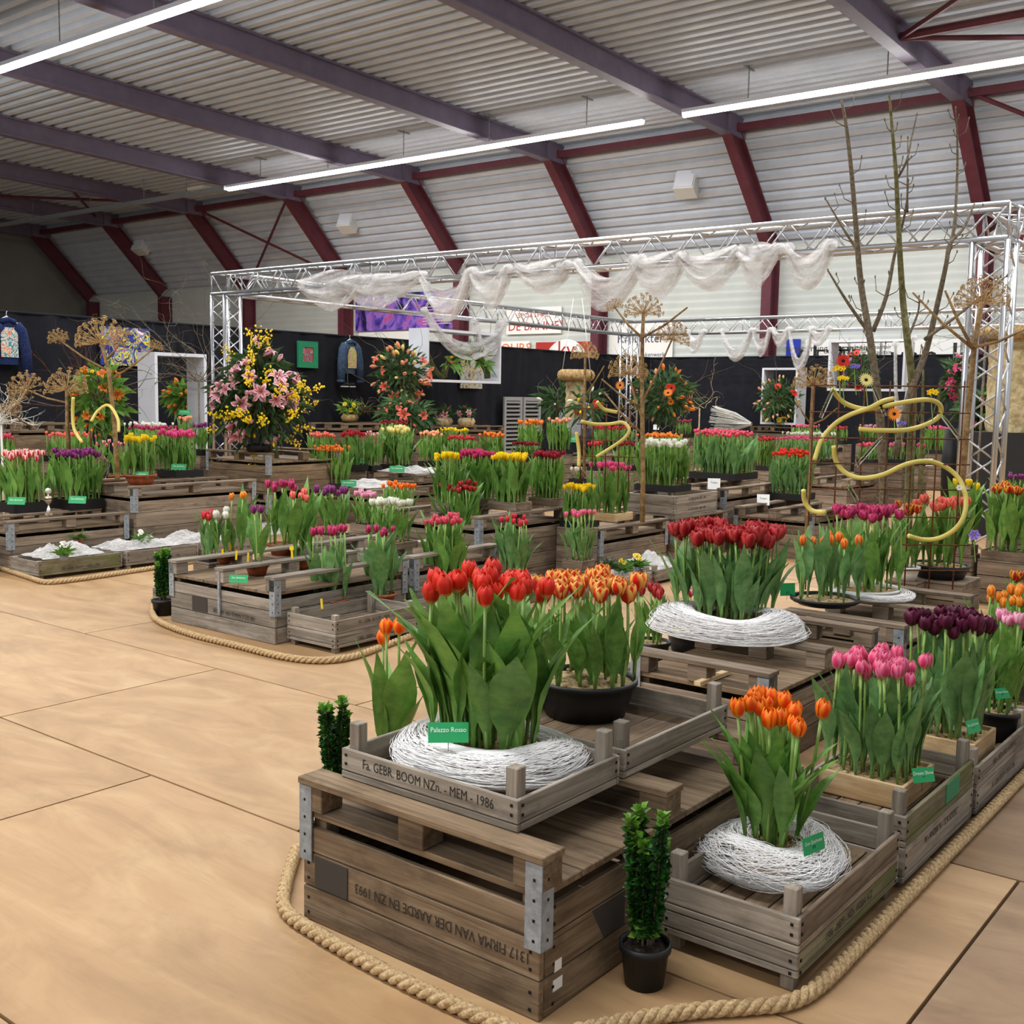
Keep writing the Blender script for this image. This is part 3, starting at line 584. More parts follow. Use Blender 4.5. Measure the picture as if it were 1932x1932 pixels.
# boxes along the curtains
for u0, u1, z, lab, cat in ((25, 165, .62, 'dark crate bench against the curtain by the dry hogweed', 0), (650, 772, .62, 'dark crate bench with daffodils against the curtain', 0)):
    a = at_x(u0, 800, -13.4); b2 = at_x(u1, 800, -13.4); pallet_box(-14.3, -13.4, a.y, b2.y, a.z, lab, axis='y', nb=4, mat='wood_dark', brackets=False)
a, b2 = at_x(782, 806, -13.5), at_x(952, 806, -13.5); pallet_box(-14.3, -13.5, a.y, b2.y, a.z, 'long crate bench with rush-wrapped pots below the hanging frame', axis='y', nb=4, mat='wood_dark', brackets=False)
a, b2 = at_y(1415, 804, 23.0), at_y(1500, 802, 23.0); pallet_box(a.x, b2.x, 23.0, 23.85, a.z, 'crate bench with flower arrangement in standing white frame', nb=4, mat='wood_dark', brackets=False)

def slat_crate(x0, x1, y0, y1, z0, z1, lab):
    for o in OBS:
        if o[5] < z0 + .01 or o[4] > z1 - .01 or o[0] >= x1 or o[1] <= x0 or o[2] >= y1 or o[3] <= y0: continue
        e = [(o[1] - x0, 0), (x1 - o[0], 1), (o[3] - y0, 2), (y1 - o[2], 3)]; e = min(e)
        if e[0] > .6 * min(x1 - x0, y1 - y0): continue
        if e[1] == 0: x0 = o[1] + .002
        elif e[1] == 1: x1 = o[0] - .002
        elif e[1] == 2: y0 = o[3] + .002
        else: y1 = o[2] - .002
    t = thing('slatted_crate', lab, 'crate', ((x0 + x1) / 2, (y0 + y1) / 2, z0), 'slatted crates under the planters'); n = max(1, round((z1 - z0) / .13)); b_ = (z1 - z0 - .014) / n; T = .015; SUP.append((x0, x1, y0, y1, z1)); OBS.append((x0, x1, y0, y1, z0, z1))
    for k in range(n):
        a, c_ = z0 + b_ * k + .003, z0 + b_ * (k + 1) - .003
        if c_ - a < .012: continue
        board(t, x0, x1, y0, y0 + T, a, c_, 'wood', 'side_board'); board(t, x1 - T, x1, y0 + T, y1 - T, a, c_, 'wood', 'side_board'); board(t, x0, x0 + T, y0 + T, y1 - T, a, c_, 'wood', 'side_board'); board(t, x0, x1, y1 - T, y1, a, c_, 'wood', 'side_board')
    m_ = 3
    for k in range(m_): board(t, x0, x1, y0 + (y1 - y0) * k / m_ + .003, y0 + (y1 - y0) * (k + 1) / m_ - .003, z1 - .014, z1, 'wood', 'top_board')
# ================================================================== TULIPS
def petal_rows(th, h, rmax, top, inner, ns, nt, wide, rag=0, curl=0):
    rows = []; uvs = []
    for i in range(ns + 1):
        s = i / ns
        prof = rmax * (math.sin(math.pi * min(1, s * .62 + .12)) ** .8) if s < .62 else rmax * (1 - (1 - top) * ((s - .62) / .38) ** 1.6) * math.sin(math.pi * (.62 * .62 + .12)) ** .8
        if s == 0: prof = rmax * .12
        a = math.radians(wide) * (math.sin(math.pi * min(.999, .10 + .82 * s ** .9)) ** .65) * (1 if s < .8 else max(.12, 1 - ((s - .8) / .2) ** 2 * .9))
        r = []; uu = []
        for j in range(nt + 1):
            t = 2 * j / nt - 1; an = th + a * t; rr = (prof * (1 - inner)) * (1 + curl * s * s) * (1 - .06 * t * t) + (rag * random.uniform(-1, 1) * s)
            zz = h * (s ** .92) * (1 - .05 * abs(t) * s) + rag * random.uniform(-1, 1) * s
            r.append((rr * math.cos(an), rr * math.sin(an), zz)); uu.append((t * .5 + .5, s))
        rows.append(r); uvs.append(uu)
    return rows, uvs
def finish_uv(me, uvs):
    l = me.uv_layers.new(name='UVMap'); li = np.zeros(len(me.loops), dtype=np.int32); me.loops.foreach_get('vertex_index', li)
    l.data.foreach_set('uv', np.array(uvs, dtype=np.float32)[li].ravel())
_bl = {}
def bloom_data(style, var, hi):
    key = (style, var, hi)
    if key in _bl: return _bl[key]
    random.seed(hash((style, var)) % 999 if False else (len(style) * 31 + var * 7 + ord(style[0])))
    mb = MB(); uv = []; ns, nt = (8, 4) if hi else (4, 2)
    p = dict(egg=(.38, .50, 56, 0, 0), open=(.44, .74, 58, 0, .05), pointed=(.33, .24, 50, 0, 0), parrot=(.44, .72, 60, .035, .1), double=(.47, .8, 54, .02, .05))[style]
    np_ = 6 if style != 'double' else 9
    if not hi: np_ = 4
    for k in range(np_):
        inner = 0 if k % 2 == 0 else .13
        if np_ == 4: inner = 0
        th = 2 * math.pi * k / np_ + random.uniform(-.12, .12)
        rows, us = petal_rows(th, 1 * random.uniform(.93, 1.04), p[0] * random.uniform(.95, 1.06), p[1] * random.uniform(.85, 1.15), inner, ns, nt, p[2] * (1 if np_ > 4 else 1.12), p[3], p[4])
        mb.grid(rows); uv += [x for r in us for x in r]
    _bl[key] = (np.array(mb.v), mb.f, uv); return _bl[key]
_blm = {}
def bloom_mesh(col, style, var):
    key = (col, style, var)
    if key not in _blm:
        v, f, uv = bloom_data(style, var, True); me = bpy.data.meshes.new('bloom'); me.from_pydata(v.tolist(), [], f); me.materials.append(M['petal_' + col]); finish_uv(me, uv); me.polygons.foreach_set('use_smooth', [True] * len(f)); me.update(); _blm[key] = me
    return _blm[key]
def leaf_data(var, hi):
    R = random.Random(var * 13 + 5); n = 10 if hi else 5; rows = []; lean = R.uniform(.10, .46); curl = R.choice((0, 0, .15, .3, .5)); wmax = R.uniform(.08, .12); tw = R.uniform(-.7, .7); side = R.uniform(-.12, .12)
    cols = (-1, -.5, 0, .5, 1) if hi else (-1, 0, 1)
    x, z, ang = .006, 0.0, math.pi / 2
    for i in range(n + 1):
        s = i / n; xq = max(0, (s - .22) / .78); w = wmax * ((.2 + .1 * s / .22) if s < .22 else max(.02, (.3 + .7 * math.sin(math.pi * xq ** .8)) * (1 - xq ** 5)))
        fold = .5 * (1 - s) + .12; tt = tw * s; r = []
        for c in cols:
            yy = c * w; xx = -abs(c) * w * fold + .012 * math.sin(s * 19 + c * 2) * abs(c) * s
            r.append((x + xx * math.cos(tt) - yy * math.sin(tt) * .6, yy * math.cos(tt) + side * s * s, z + abs(c) * 0.0))
        rows.append(r)
        ang -= (lean * 1.6 / n) * (1.2 - s * .4) + curl * s * s * 2.2 / n; x += math.cos(ang) / n; z += math.sin(ang) / n
    mb = MB(); mb.grid(rows); return np.array(mb.v), mb.f
LEAFN = 9
_lf = {}
def leaf_mesh(var, mat):
    if (var, mat) not in _lf:
        v, f = leaf_data(var, True); me = bpy.data.meshes.new('leaf'); me.from_pydata(v.tolist(), [], f); me.materials.append(M[mat]); me.polygons.foreach_set('use_smooth', [True] * len(f)); me.update(); _lf[(var, mat)] = me
    return _lf[(var, mat)]
def stem_pts(var, n=6):
    R = random.Random(var); a, b2 = R.uniform(-.03, .03), R.uniform(-.03, .03); return [(a * math.sin(math.pi * i / n), b2 * math.sin(math.pi * i / n), i / n) for i in range(n + 1)]
_st = {}
def stem_mesh(var):
    if var not in _st: mb = MB(); mb.tube(stem_pts(var), [1 - .25 * i / 6 for i in range(7)], 6); _st[var] = None
    if _st[var] is None:
        P = stem_pts(var); mb = MB(); mb.tube([(x * .0, y * .0, z) for x, y, z in P], 1, 6); v = []
        for i, q in enumerate(mb.v): k = i // 6; v.append((q[0] * .0052 + P[k][0] * .35, q[1] * .0052 + P[k][1] * .35, q[2]))
        mb.v = v; _st[var] = mb.mesh('stem', 'stem_green', True)
    return _st[var]
def spots(n, w, d, round_, R):
    out = []
    if round_:
        for i in range(n): r = math.sqrt((i + .5) / n); a = i * 2.39996; out.append((w / 2 * r * math.cos(a), d / 2 * r * math.sin(a)))
    else:
        c = max(1, round(math.sqrt(n * w / d))); r = math.ceil(n / c); i = 0
        for a in range(r):
            k = min(c, n - i)
            for b2 in range(k): out.append(((b2 + .5 + .25 * (a % 2) - .12) / max(k, 1) * w - w / 2, (a + .5) / r * d - d / 2)); i += 1
    return [(x + R.uniform(-.25, .25) * w / max(2, n ** .5), y + R.uniform(-.25, .25) * d / max(2, n ** .5)) for x, y in out]
def soil_mesh(x, y, z, w, d, round_, mat, parent, R):
    mb = MB()
    if round_:
        rows = []
        for i in range(7):
            r = w / 2 * i / 6; rows.append([(x + max(r, .002) * math.cos(2 * math.pi * k / 20), y + max(r, .002) * d / w * math.sin(2 * math.pi * k / 20), z + R.uniform(-.006, .008) + .012 * (1 - i / 6)) for k in range(20)])
        mb.grid(rows[::-1], 0, True)
    else:
        n = 12; rows = [[(x - w / 2 + w * i / n, y - d / 2 + d * j / n, z + R.uniform(-.007, .009)) for i in range(n + 1)] for j in range(n + 1)]; mb.grid(rows)
    for k in range(14):
        if round_: a = R.uniform(0, 6.28); q = R.uniform(.2, .9); px, py = x + w / 2 * q * math.cos(a), y + d / 2 * q * math.sin(a)
        else: px, py = x + R.uniform(-.46, .46) * w, y + R.uniform(-.46, .46) * d
        mb.blob((px, py, z + .006), (R.uniform(.006, .016), R.uniform(.006, .014), R.uniform(.005, .01)), 5, 3)
    mb.build('soil', mat, parent, True)
def container(t, kind, x, y, zs, w, d, hb):
    z0 = zs - hb + .012
    if kind in ('wood', 'oldwood', 'hidden'):
        m_ = {'wood': 'wood_new', 'oldwood': 'wood', 'hidden': 'wood'}[kind]; T = .014; a, b2, c, e = x - w / 2 - T, x + w / 2 + T, y - d / 2 - T, y + d / 2 + T; zt_ = zs + .012
        board(t, a, b2, c, c + T, z0, zt_, m_, 'side_board'); board(t, a, b2, e - T, e, z0, zt_, m_, 'side_board'); board(t, a, a + T, c + T, e - T, z0, zt_, m_, 'side_board'); board(t, b2 - T, b2, c + T, e - T, z0, zt_, m_, 'side_board'); board(t, a + T, b2 - T, c + T, e - T, z0, z0 + .01, m_, 'bottom_board')
    elif kind == 'tray':
        T = .006; mb = MB(); a, b2, c, e = x - w / 2, x + w / 2, y - d / 2, y + d / 2; zt_ = zs + .014
        mb.box(a - T, b2 + T, c - T, c, z0, zt_); mb.box(a - T, b2 + T, e, e + T, z0, zt_); mb.box(a - T, a, c, e, z0, zt_); mb.box(b2, b2 + T, c, e, z0, zt_); mb.box(a, b2, c, e, z0, z0 + .006); mb.build('tray', 'black_tray', t)
    else:
        m_ = {'bowl': 'terracotta', 'pot': 'black_plastic', 'white': 'card_white'}[kind]; r = w / 2 + .012; b_ = r * (.72 if kind != 'pot' else .78)
        mb = MB(); mb.lathe([(.001, 0), (b_, 0), (b_ + (r - b_) * .5, hb * .5), (r - .004, hb - .012), (r + .004, hb - .012), (r + .004, hb + .006), (r - .006, hb + .006), (r - .008, hb - .02)], 28, (x, y, z0), 0, False); mb.build('pot', m_, t, True)
NT = 0
def tulips(lab, u, v, zs, px, n, vb, col, kind='tray', near=False, style='egg', bh=.062, hb=.07, ratio=1.0, leaf='leaf', lf=.9, nl=2, soil=None, spread=None, ub=None, group=None, fill=1.0, lw=1.0, name='tulip_planter', lean=.05):
    """soil centre at pixel (u,v) at height zs; px = width of the bloom mass in the photograph; vb = row of the bloom centres"""
    global NT
    R = random.Random(int(u * 7 + v * 3)); lf = lf * (1.2 if near else 1.14)
    if not near: n = int(n * 1.45)
    for _ in range(4):
        c = at(u, v, zs); bot = zs - hb + .012; tops = [s_[4] for s_ in SUP if s_[0] - .02 < c.x < s_[1] + .02 and s_[2] - .02 < c.y < s_[3] + .02]; ok = [q for q in tops if q <= bot + .16]
        rest = max(ok) if ok else 0.0
        if abs(rest - bot) < (.3 if not near else .1): zs = rest + hb - .012 + .002
        else: break
    c = at(u, v, zs); bot = zs - hb + .012; D = depth(c); wpx = px * D / FPX
    rnd = kind in ('bowl', 'pot', 'white'); k = 1.0 if rnd else (.79 + .62 * ratio); w = max(.1, wpx / k - .012); d = w * ratio
    if rnd: w = d = max(.09, wpx * .9)
    sw = spread or 1.0; bw, bd = w / sw, d / sw
    for o in OBS:
        if o[5] < bot + .006 or o[4] > zs or (o[0] < c.x < o[1] and o[2] < c.y < o[3]): continue
        ox, oy = min(c.x + bw / 2 + .016, o[1]) - max(c.x - bw / 2 - .016, o[0]), min(c.y + bd / 2 + .016, o[3]) - max(c.y - bd / 2 - .016, o[2])
        if ox <= 0 or oy <= 0 or min(ox, oy) > .16: continue
        if ox < oy: c.x += math.copysign(ox + .002, c.x - (o[0] + o[1]) / 2)
        else: c.y += math.copysign(oy + .002, c.y - (o[2] + o[3]) / 2)
    OBS.append((c.x - bw / 2 - .016, c.x + bw / 2 + .016, c.y - bd / 2 - .016, c.y + bd / 2 + .016, bot, zs + .015))
    if bot - rest > .03: slat_crate(c.x - bw / 2 - .03, c.x + bw / 2 + .03, c.y - bd / 2 - .03, c.y + bd / 2 + .03, rest + .001, bot - .001, 'slatted crate under the ' + ' '.join(lab.split()[:11]))
    t = thing(name, lab, 'tulips', (c.x, c.y, zs - hb + .012), group)
    container(t, kind, c.x, c.y, zs, bw, bd, hb); soil_mesh(c.x, c.y, zs, bw * .99, bd * .99, rnd, soil or {'tray': 'soil', 'bowl': 'straw_soil', 'pot': 'sand', 'wood': 'sand', 'oldwood': 'straw_soil', 'hidden': 'soil', 'white': 'sand'}[kind], t, R)
    H = zat(c.x, c.y, vb) - zs - bh * .5; root = wpos(t)
    sp = spots(n, bw * fill, bd * fill, rnd, R); data = []
    for (dx, dy) in sp:
        lx, ly = R.uniform(-lean, lean) + dx * (sw - 1) / max(H, .1), R.uniform(-lean, lean) + dy * (sw - 1) / max(H, .1)
        data.append((c.x + dx, c.y + dy, lx, ly, H * R.uniform(.93, 1.06), R.randrange(3), bh * R.uniform(.9, 1.12)))
    if near:
        NT += n
        for (x, y, lx, ly, h, var, b_) in data:
            s = put('tulip', stem_mesh(R.randrange(5)), t, Vector((x, y, zs - .01)) - root, (-ly, lx, R.uniform(0, 6)), (1, 1, h + .012))
            s.rotation_mode = 'XYZ'; rot = Matrix.Rotation(lx, 4, 'Y') @ Matrix.Rotation(-ly, 4, 'X') @ Matrix.Rotation(R.uniform(0, 6.28), 4, 'Z'); s.rotation_euler = rot.to_euler()
            iz = 1 / (h + .012)
            put('bloom', bloom_mesh(col, style, var), s, (0, 0, 1 - .02), (R.uniform(-.0, .0), 0, R.uniform(0, 6)), (b_, b_, b_ * iz))
            for q in range(nl):
                L = h * lf * R.uniform(.7, 1.12); az = R.uniform(0, 6.28) if q else math.atan2(y - c.y, x - c.x) - rot.to_euler().z + R.uniform(-.5, .5)
                ws = L * R.uniform(.8, 1.25) * lw; put('leaf', leaf_mesh(R.randrange(LEAFN), leaf), s, (0, 0, .02 + .08 * q), (0, 0, az), (ws * .9, ws, L * iz))
    else:
        V = []; F = []; MI = []; UV = []; base = 0
        def addm(v, f, mi, uv=None):
            nonlocal base
            V.append(v); F.extend([tuple(i + base for i in q) for q in f]); MI.extend([mi] * len(f)); UV.append(np.array(uv, dtype=np.float32) if uv is not None else np.zeros((len(v), 2), dtype=np.float32)); base += len(v)
        smb = MB(); smb.tube([(0, 0, 0), (0, 0, 1)], 1, 4, False); sv0 = np.array(smb.v)
        for (x, y, lx, ly, h, var, b_) in data:
            sv = sv0 * np.array([.0055, .0055, h]); sv[:, 0] += lx * sv[:, 2]; sv[:, 1] += ly * sv[:, 2]; addm(sv + np.array([x - root.x, y - root.y, zs - root.z]), smb.f, 1)
            bv, bf, buv = bloom_data(style, var, False); a = R.uniform(0, 6.28); ca, sa = math.cos(a), math.sin(a); q = bv * b_
            q = np.stack([q[:, 0] * ca - q[:, 1] * sa, q[:, 0] * sa + q[:, 1] * ca, q[:, 2]], 1); addm(q + np.array([x + lx * h - root.x, y + ly * h - root.y, zs + h * .99 - root.z]), bf, 0, buv)
            for k in range(nl):
                lv, lfc = leaf_far[R.randrange(LEAFN)]; L = h * lf * R.uniform(.7, 1.1); a = R.uniform(0, 6.28); ca, sa = math.cos(a), math.sin(a); q = lv * L
                q = np.stack([q[:, 0] * ca - q[:, 1] * sa, q[:, 0] * sa + q[:, 1] * ca, q[:, 2]], 1); addm(q + np.array([x - root.x, y - root.y, zs - root.z]), lfc, 2)
        me = bpy.data.meshes.new('tulips'); me.from_pydata(np.concatenate(V).tolist(), [], F)
        for m_ in ('petal_' + col, 'stem_green', leaf): me.materials.append(M[m_])
        me.polygons.foreach_set('material_index', MI); me.polygons.foreach_set('use_smooth', [True] * len(F)); finish_uv(me, np.concatenate(UV)); me.update()
        o = put('tulip_stand', me, t, (0, 0, 0)); o['kind'] = 'stuff'
    return t
leaf_far = [leaf_data(k, False) for k in range(LEAFN)]
T_ = tulips
# --- nearest island
T_('tall scarlet tulips with broad leaves in a box wrapped with white netting', 925, 1404, .505, 300, 27, 1095, 'red', 'wood', True, bh=.068, hb=.075, lf=.84, nl=2, soil='sand', spread=1.2, ratio=.75, lw=1.3, lean=.07)
T_('three orange red tulips leaning out behind the netted scarlet tulips', 738, 1475, .1, 66, 3, 1187, 'orange', 'pot', True, bh=.066, hb=.1, lf=.85, nl=2)
T_('flame tulips with yellow edges in a big round black pot', 1105, 1285, .56, 200, 22, 1098, 'flame', 'pot', True, 'parrot', .066, hb=.125, lf=.75, soil='sand')
T_('pointed dark red tulips beyond the flame tulips', 1228, 1215, .30, 70, 7, 1110, 'dkred', 'pot', True, 'pointed', .066, hb=.12, lf=.85)
T_('rose and white tulips low behind the netted dark red tulips', 1310, 1190, .30, 110, 8, 1108, 'redwhite', 'pot', True, 'egg', .06, hb=.12)
T_('dense fringed dark red tulips in white netting on the pallet crate', 1370, 1165, .485, 225, 44, 1003, 'dkred', 'oldwood', True, 'parrot', .078, hb=.055, leaf='leaf_blue', lf=.78, ratio=.8, soil='straw_soil', spread=1.08)
T_('bright orange tulips rising from a round nest of netting', 1455, 1592, .21, 200, 17, 1328, 'orange', 'wood', True, bh=.064, hb=.085, lf=.78, lw=1.2, soil='sand', spread=1.6, nl=2)
T_('deep pink tulips in a pale wooden box of sand', 1650, 1450, .235, 215, 34, 1248, 'pink', 'wood', True, bh=.062, hb=.085, leaf='leaf_blue', lf=.8, soil='sand', spread=.95)
T_('black-purple tulips in a tall pale wooden box', 1785, 1380, .29, 190, 22, 1165, 'aubergine', 'wood', True, 'open', .066, hb=.13, leaf='leaf_blue', lf=.8, soil='sand')
T_('pale pink tulips in a round black pot with a green card', 1888, 1342, .226, 75, 9, 1168, 'ltpink', 'pot', True, 'open', .052, hb=.12, lf=.8)
T_('soft orange tulips beyond the pale pink tulip pot', 1900, 1320, .13, 120, 16, 1118, 'softorange', 'oldwood', True, 'pointed', .058, hb=.08, lf=.85)
T_('dark red and orange tulips behind the soft orange ones', 1925, 1190, .26, 60, 6, 1088, 'redyellow', 'oldwood', True, bh=.058, hb=.09)
T_('orange striped tulips with very broad leaves in a low black pot', 1556, 1132, .475, 130, 10, 1020, 'tangerine', 'pot', True, 'pointed', .064, hb=.035, leaf='leaf_blue', lf=.98, nl=3, soil='sand')
T_('magenta tulips in sand ringed by netting next to the striped orange tulips', 1625, 1112, .475, 145, 22, 962, 'magenta', 'white', True, 'open', .062, hb=.035, lf=.75, soil='sand')
T_('salmon tulips in a white rimmed pot behind the rusty grid', 1775, 1068, .42, 110, 16, 946, 'coral', 'pot', True, 'open', .066, hb=.09, lf=.85)
T_('red and yellow fringed tulips between magenta and salmon tulips', 1712, 1072, .42, 48, 6, 957, 'redyellow', 'white', True, 'parrot', .06, hb=.09)
T_('yellow tipped wine red tulips behind the truss leg', 1905, 1040, .40, 110, 18, 920, 'redyellow', 'oldwood', True, 'open', .066, hb=.07, lf=.9); T_('yellow tulips beside the wine red ones behind the truss leg', 1815, 1030, .42, 60, 7, 908, 'yellow', 'oldwood', True, 'open', .06, hb=.07)
T_('small purple tulips behind the yellow tipped ones', 1915, 985, .45, 50, 8, 898, 'purple', 'oldwood', True, bh=.055)
# --- middle island
T_('mixed crimson tulips at the edge of the grey crate', 398, 1052, .37, 48, 9, 968, 'crimson', 'tray', True, bh=.055, hb=.035, leaf='leaf_blue'); T_('white tulips in a terracotta bowl on the grey crate', 428, 1052, .40, 30, 3, 967, 'white', 'bowl', True, hb=.06)
T_('three tall yellow orange tulips in a terracotta bowl', 452, 1045, .40, 45, 3, 931, 'softorange', 'bowl', True, bh=.06, hb=.06); T_('two purple tulips in a terracotta bowl on the grey crate', 485, 1068, .41, 42, 2, 955, 'purple', 'bowl', True, bh=.06, hb=.07)
T_('dark magenta tulips in a wide terracotta bowl with large leaves', 540, 1030, .42, 58, 8, 913, 'magenta', 'bowl', True, bh=.066, hb=.08, lf=.75); T_('coral tulips low in a terracotta bowl beside broad leaves', 566, 1060, .40, 42, 4, 934, 'coral', 'bowl', True, bh=.06, hb=.06, lf=.9, nl=3)
T_('purple tulips standing high behind the magenta bowls', 630, 1010, .42, 78, 10, 922, 'purple', 'hidden', True, bh=.066, hb=.06); T_('small light pink tulips between purple and white tulips', 690, 990, .44, 55, 9, 930, 'ltpink', 'hidden', True, 'open', .05, hb=.06)
T_('white tulips above a bed of straw and soil', 738, 1022, .43, 96, 14, 945, 'white', 'oldwood', True, 'open', .055, hb=.05, ratio=.8)
T_('fuller bowl of magenta tulips in the printed bulb crate', 635, 1136, .19, 68, 9, 998, 'magenta', 'bowl', True, bh=.062, hb=.075, leaf='leaf_blue', lf=.75); T_('sparser bowl of magenta tulips in the printed bulb crate', 714, 1124, .19, 58, 6, 996, 'magenta', 'bowl', True, 'pointed', .058, hb=.075, leaf='leaf_blue')
T_('orange red tulips behind the white tulips', 758, 965, .43, 78, 13, 913, 'orange', 'hidden', True, bh=.055, hb=.06)
T_('raspberry tulips with rounded heads beside the white tulips', 842, 1095, .2, 92, 17, 977, 'rose', 'oldwood', True, 'open', .055, hb=.06, lf=.85); T_('deep red tulips below the yellow ones', 868, 1020, .36, 88, 24, 914, 'dkred', 'oldwood', True, 'open', .05, hb=.06, lf=.85)
T_('dark red white edged tulips before the high crate', 972, 1085, .2, 80, 13, 976, 'crimson', 'oldwood', True, 'pointed', .052, hb=.06, leaf='leaf_blue', lf=.85); T_('pink tulips on thin spreading stems in a small wooden box', 1092, 1058, .28, 72, 11, 967, 'pink', 'oldwood', True, bh=.048, hb=.07, leaf='leaf_blue', lf=.7, spread=1.25)
print('individual tulips', NT)
# --- rows farther back
T_('small yellow tulips at the end of the maroon tray', 845, 950, .66, 58, 16, 859, 'yellow', 'oldwood', bh=.05, style='open'); T_('wine red tulips between the two yellow bands', 900, 942, .67, 72, 34, 855, 'magenta', 'oldwood', bh=.048, style='double'); T_('yellow tulips in front of the maroon ones', 962, 948, .66, 78, 24, 862, 'yellow', 'oldwood', bh=.052, style='open', ratio=.7); T_('maroon tulips at the crate edge', 1034, 940, .66, 70, 26, 857, 'maroon', 'oldwood', bh=.05, style='double')
T_('low yellow tulips beside the pink tray', 1092, 985, .48, 72, 18, 917, 'yellow', 'tray', bh=.045, style='open', hb=.05); T_('pink tulips in a pale wooden tray on the bracketed crate', 1150, 968, .50, 86, 14, 877, 'hotpink', 'wood', bh=.06); T_('few white tulips at the base of the yellow hose', 1090, 905, .58, 34, 4, 884, 'white', 'tray', bh=.06)
T_('white tulips in a black tray on stacked small crates', 1252, 915, .70, 106, 26, 834, 'white', 'tray', bh=.062, hb=.065, ratio=.9, soil='straw_soil'); T_('long bed of rose red tulips in a black tray', 1365, 892, .72, 134, 60, 816, 'rose', 'tray', bh=.05, hb=.075, soil='straw_soil', leaf='leaf_blue'); T_('orange yellow tulips behind the white tray', 1246, 875, .62, 100, 36, 820, 'tangerine', 'tray', bh=.05)
T_('scarlet tulips in a black tray with a white card', 1472, 930, .55, 90, 30, 853, 'red', 'tray', bh=.05, hb=.07, soil='straw_soil', leaf='leaf_blue'); T_('red tulips behind the scarlet tray', 1443, 880, .6, 36, 14, 827, 'crimson', 'tray', bh=.05); T_('long bed of hot pink tulips', 1520, 868, .66, 130, 56, 826, 'hotpink', 'tray', bh=.046, leaf='leaf_blue'); T_('white tulips behind the hot pink bed', 1530, 845, .75, 125, 40, 817, 'white', 'tray', bh=.046)
T_('peach orange tulips in a high black tray', 1002, 848, .80, 62, 18, 796, 'tangerine', 'tray', bh=.06, hb=.06); T_('light peach tulips in a high black tray', 1056, 850, .80, 52, 14, 793, 'peach', 'tray', bh=.055, hb=.06); T_('maroon tulips below the peach tray', 994, 862, .70, 62, 18, 836, 'maroon', 'tray', bh=.045)
T_('crimson tulips behind the dry hogweed stem', 1124, 880, .60, 34, 10, 836, 'crimson', 'tray', bh=.06); T_('wine tulips inside the yellow hose loop', 1180, 880, .60, 44, 12, 836, 'maroon', 'tray', bh=.06); T_('red tulips by the hanging tree trunk', 1150, 842, .70, 100, 34, 806, 'crimson', 'tray', bh=.05)
T_('red white tulips in a black tray next to the trophy', 42, 948, .52, 96, 20, 857, 'redwhite', 'tray', bh=.066, hb=.09); T_('purple tulips in a black tray with a green card', 150, 942, .52, 100, 24, 854, 'purple', 'tray', bh=.062, hb=.09); T_('few rose tulips behind the purple tray', 212, 898, .60, 60, 8, 836, 'redwhite', 'bowl', bh=.05, hb=.09)
T_('yellow tulips in a terracotta pot with a green card', 265, 898, .74, 60, 13, 826, 'yellow', 'bowl', bh=.056, hb=.09, style='open'); T_('pink tulips in a black tray on the tall crate', 340, 888, .75, 86, 22, 816, 'hotpink', 'tray', bh=.066, hb=.07); T_('wine pink tulips behind the yellow pot', 290, 850, .85, 100, 20, 806, 'magenta', 'tray', bh=.05); T_('white tulips behind the wine pink ones', 280, 832, .9, 104, 24, 799, 'white', 'tray', bh=.045)
T_('small orange tulips with green card before the standing frame', 352, 838, .9, 32, 7, 790, 'peach', 'tray', bh=.05); T_('violet purple tulips beside the lily bouquet', 385, 850, .85, 36, 8, 802, 'purple', 'tray', bh=.05); T_('coral tulips behind the hogweed stems', 140, 862, .7, 112, 30, 819, 'coral', 'tray', bh=.05); T_('raspberry tulips by the white twig tree', 12, 865, .72, 34, 10, 822, 'rose', 'tray', bh=.055)
T_('salmon pink tulips directly behind the lily bouquet', 612, 878, .60, 58, 22, 819, 'coral', 'tray', bh=.05); T_('bright red tulips next to the salmon ones', 667, 878, .60, 56, 12, 817, 'crimson', 'tray', bh=.062, style='open'); T_('red and white tulips beside the cream yellow tulips', 702, 880, .58, 36, 8, 818, 'redwhite', 'tray', bh=.05)
T_('tall cream yellow tulips above a netted crate', 750, 878, .58, 66, 16, 809, 'cream', 'tray', bh=.072, ratio=.8); T_('rust red tulips behind the cream yellow ones', 748, 845, .75, 72, 24, 796, 'maroon', 'tray', bh=.045); T_('orange tulips with narrow leaves over netting', 628, 912, .48, 78, 26, 845, 'tangerine', 'tray', bh=.05, hb=.05); T_('broad low leafy tulips in bud below the lily bouquet', 560, 905, .48, 70, 16, 866, 'white', 'tray', bh=.03, hb=.05, lf=1.0)
T_('peach tulips beside the cream yellow ones', 814, 872, .62, 52, 14, 817, 'peach', 'tray', bh=.056); T_('yellow band of tulips near the curtain bench', 858, 850, .72, 76, 22, 810, 'yellow', 'tray', bh=.045); T_('red band of tulips below the yellow band', 872, 872, .62, 68, 22, 825, 'crimson', 'tray', bh=.05); T_('orange tulips beside the red band', 930, 870, .62, 60, 18, 819, 'tangerine', 'tray', bh=.06)
T_('light pink tulips near the standing frame', 1520, 830, .8, 64, 20, 803, 'pink', 'tray', bh=.05); T_('red tulips behind the yellow hose', 1580, 832, .8, 50, 16, 806, 'crimson', 'tray', bh=.05); T_('blush tulips seen through the rusty grid', 1640, 832, .78, 46, 16, 803, 'ltpink', 'tray', bh=.05); T_('rose tulips seen through the rusty grid', 1638, 868, .66, 46, 20, 838, 'rose', 'tray', bh=.055, leaf='leaf_blue')
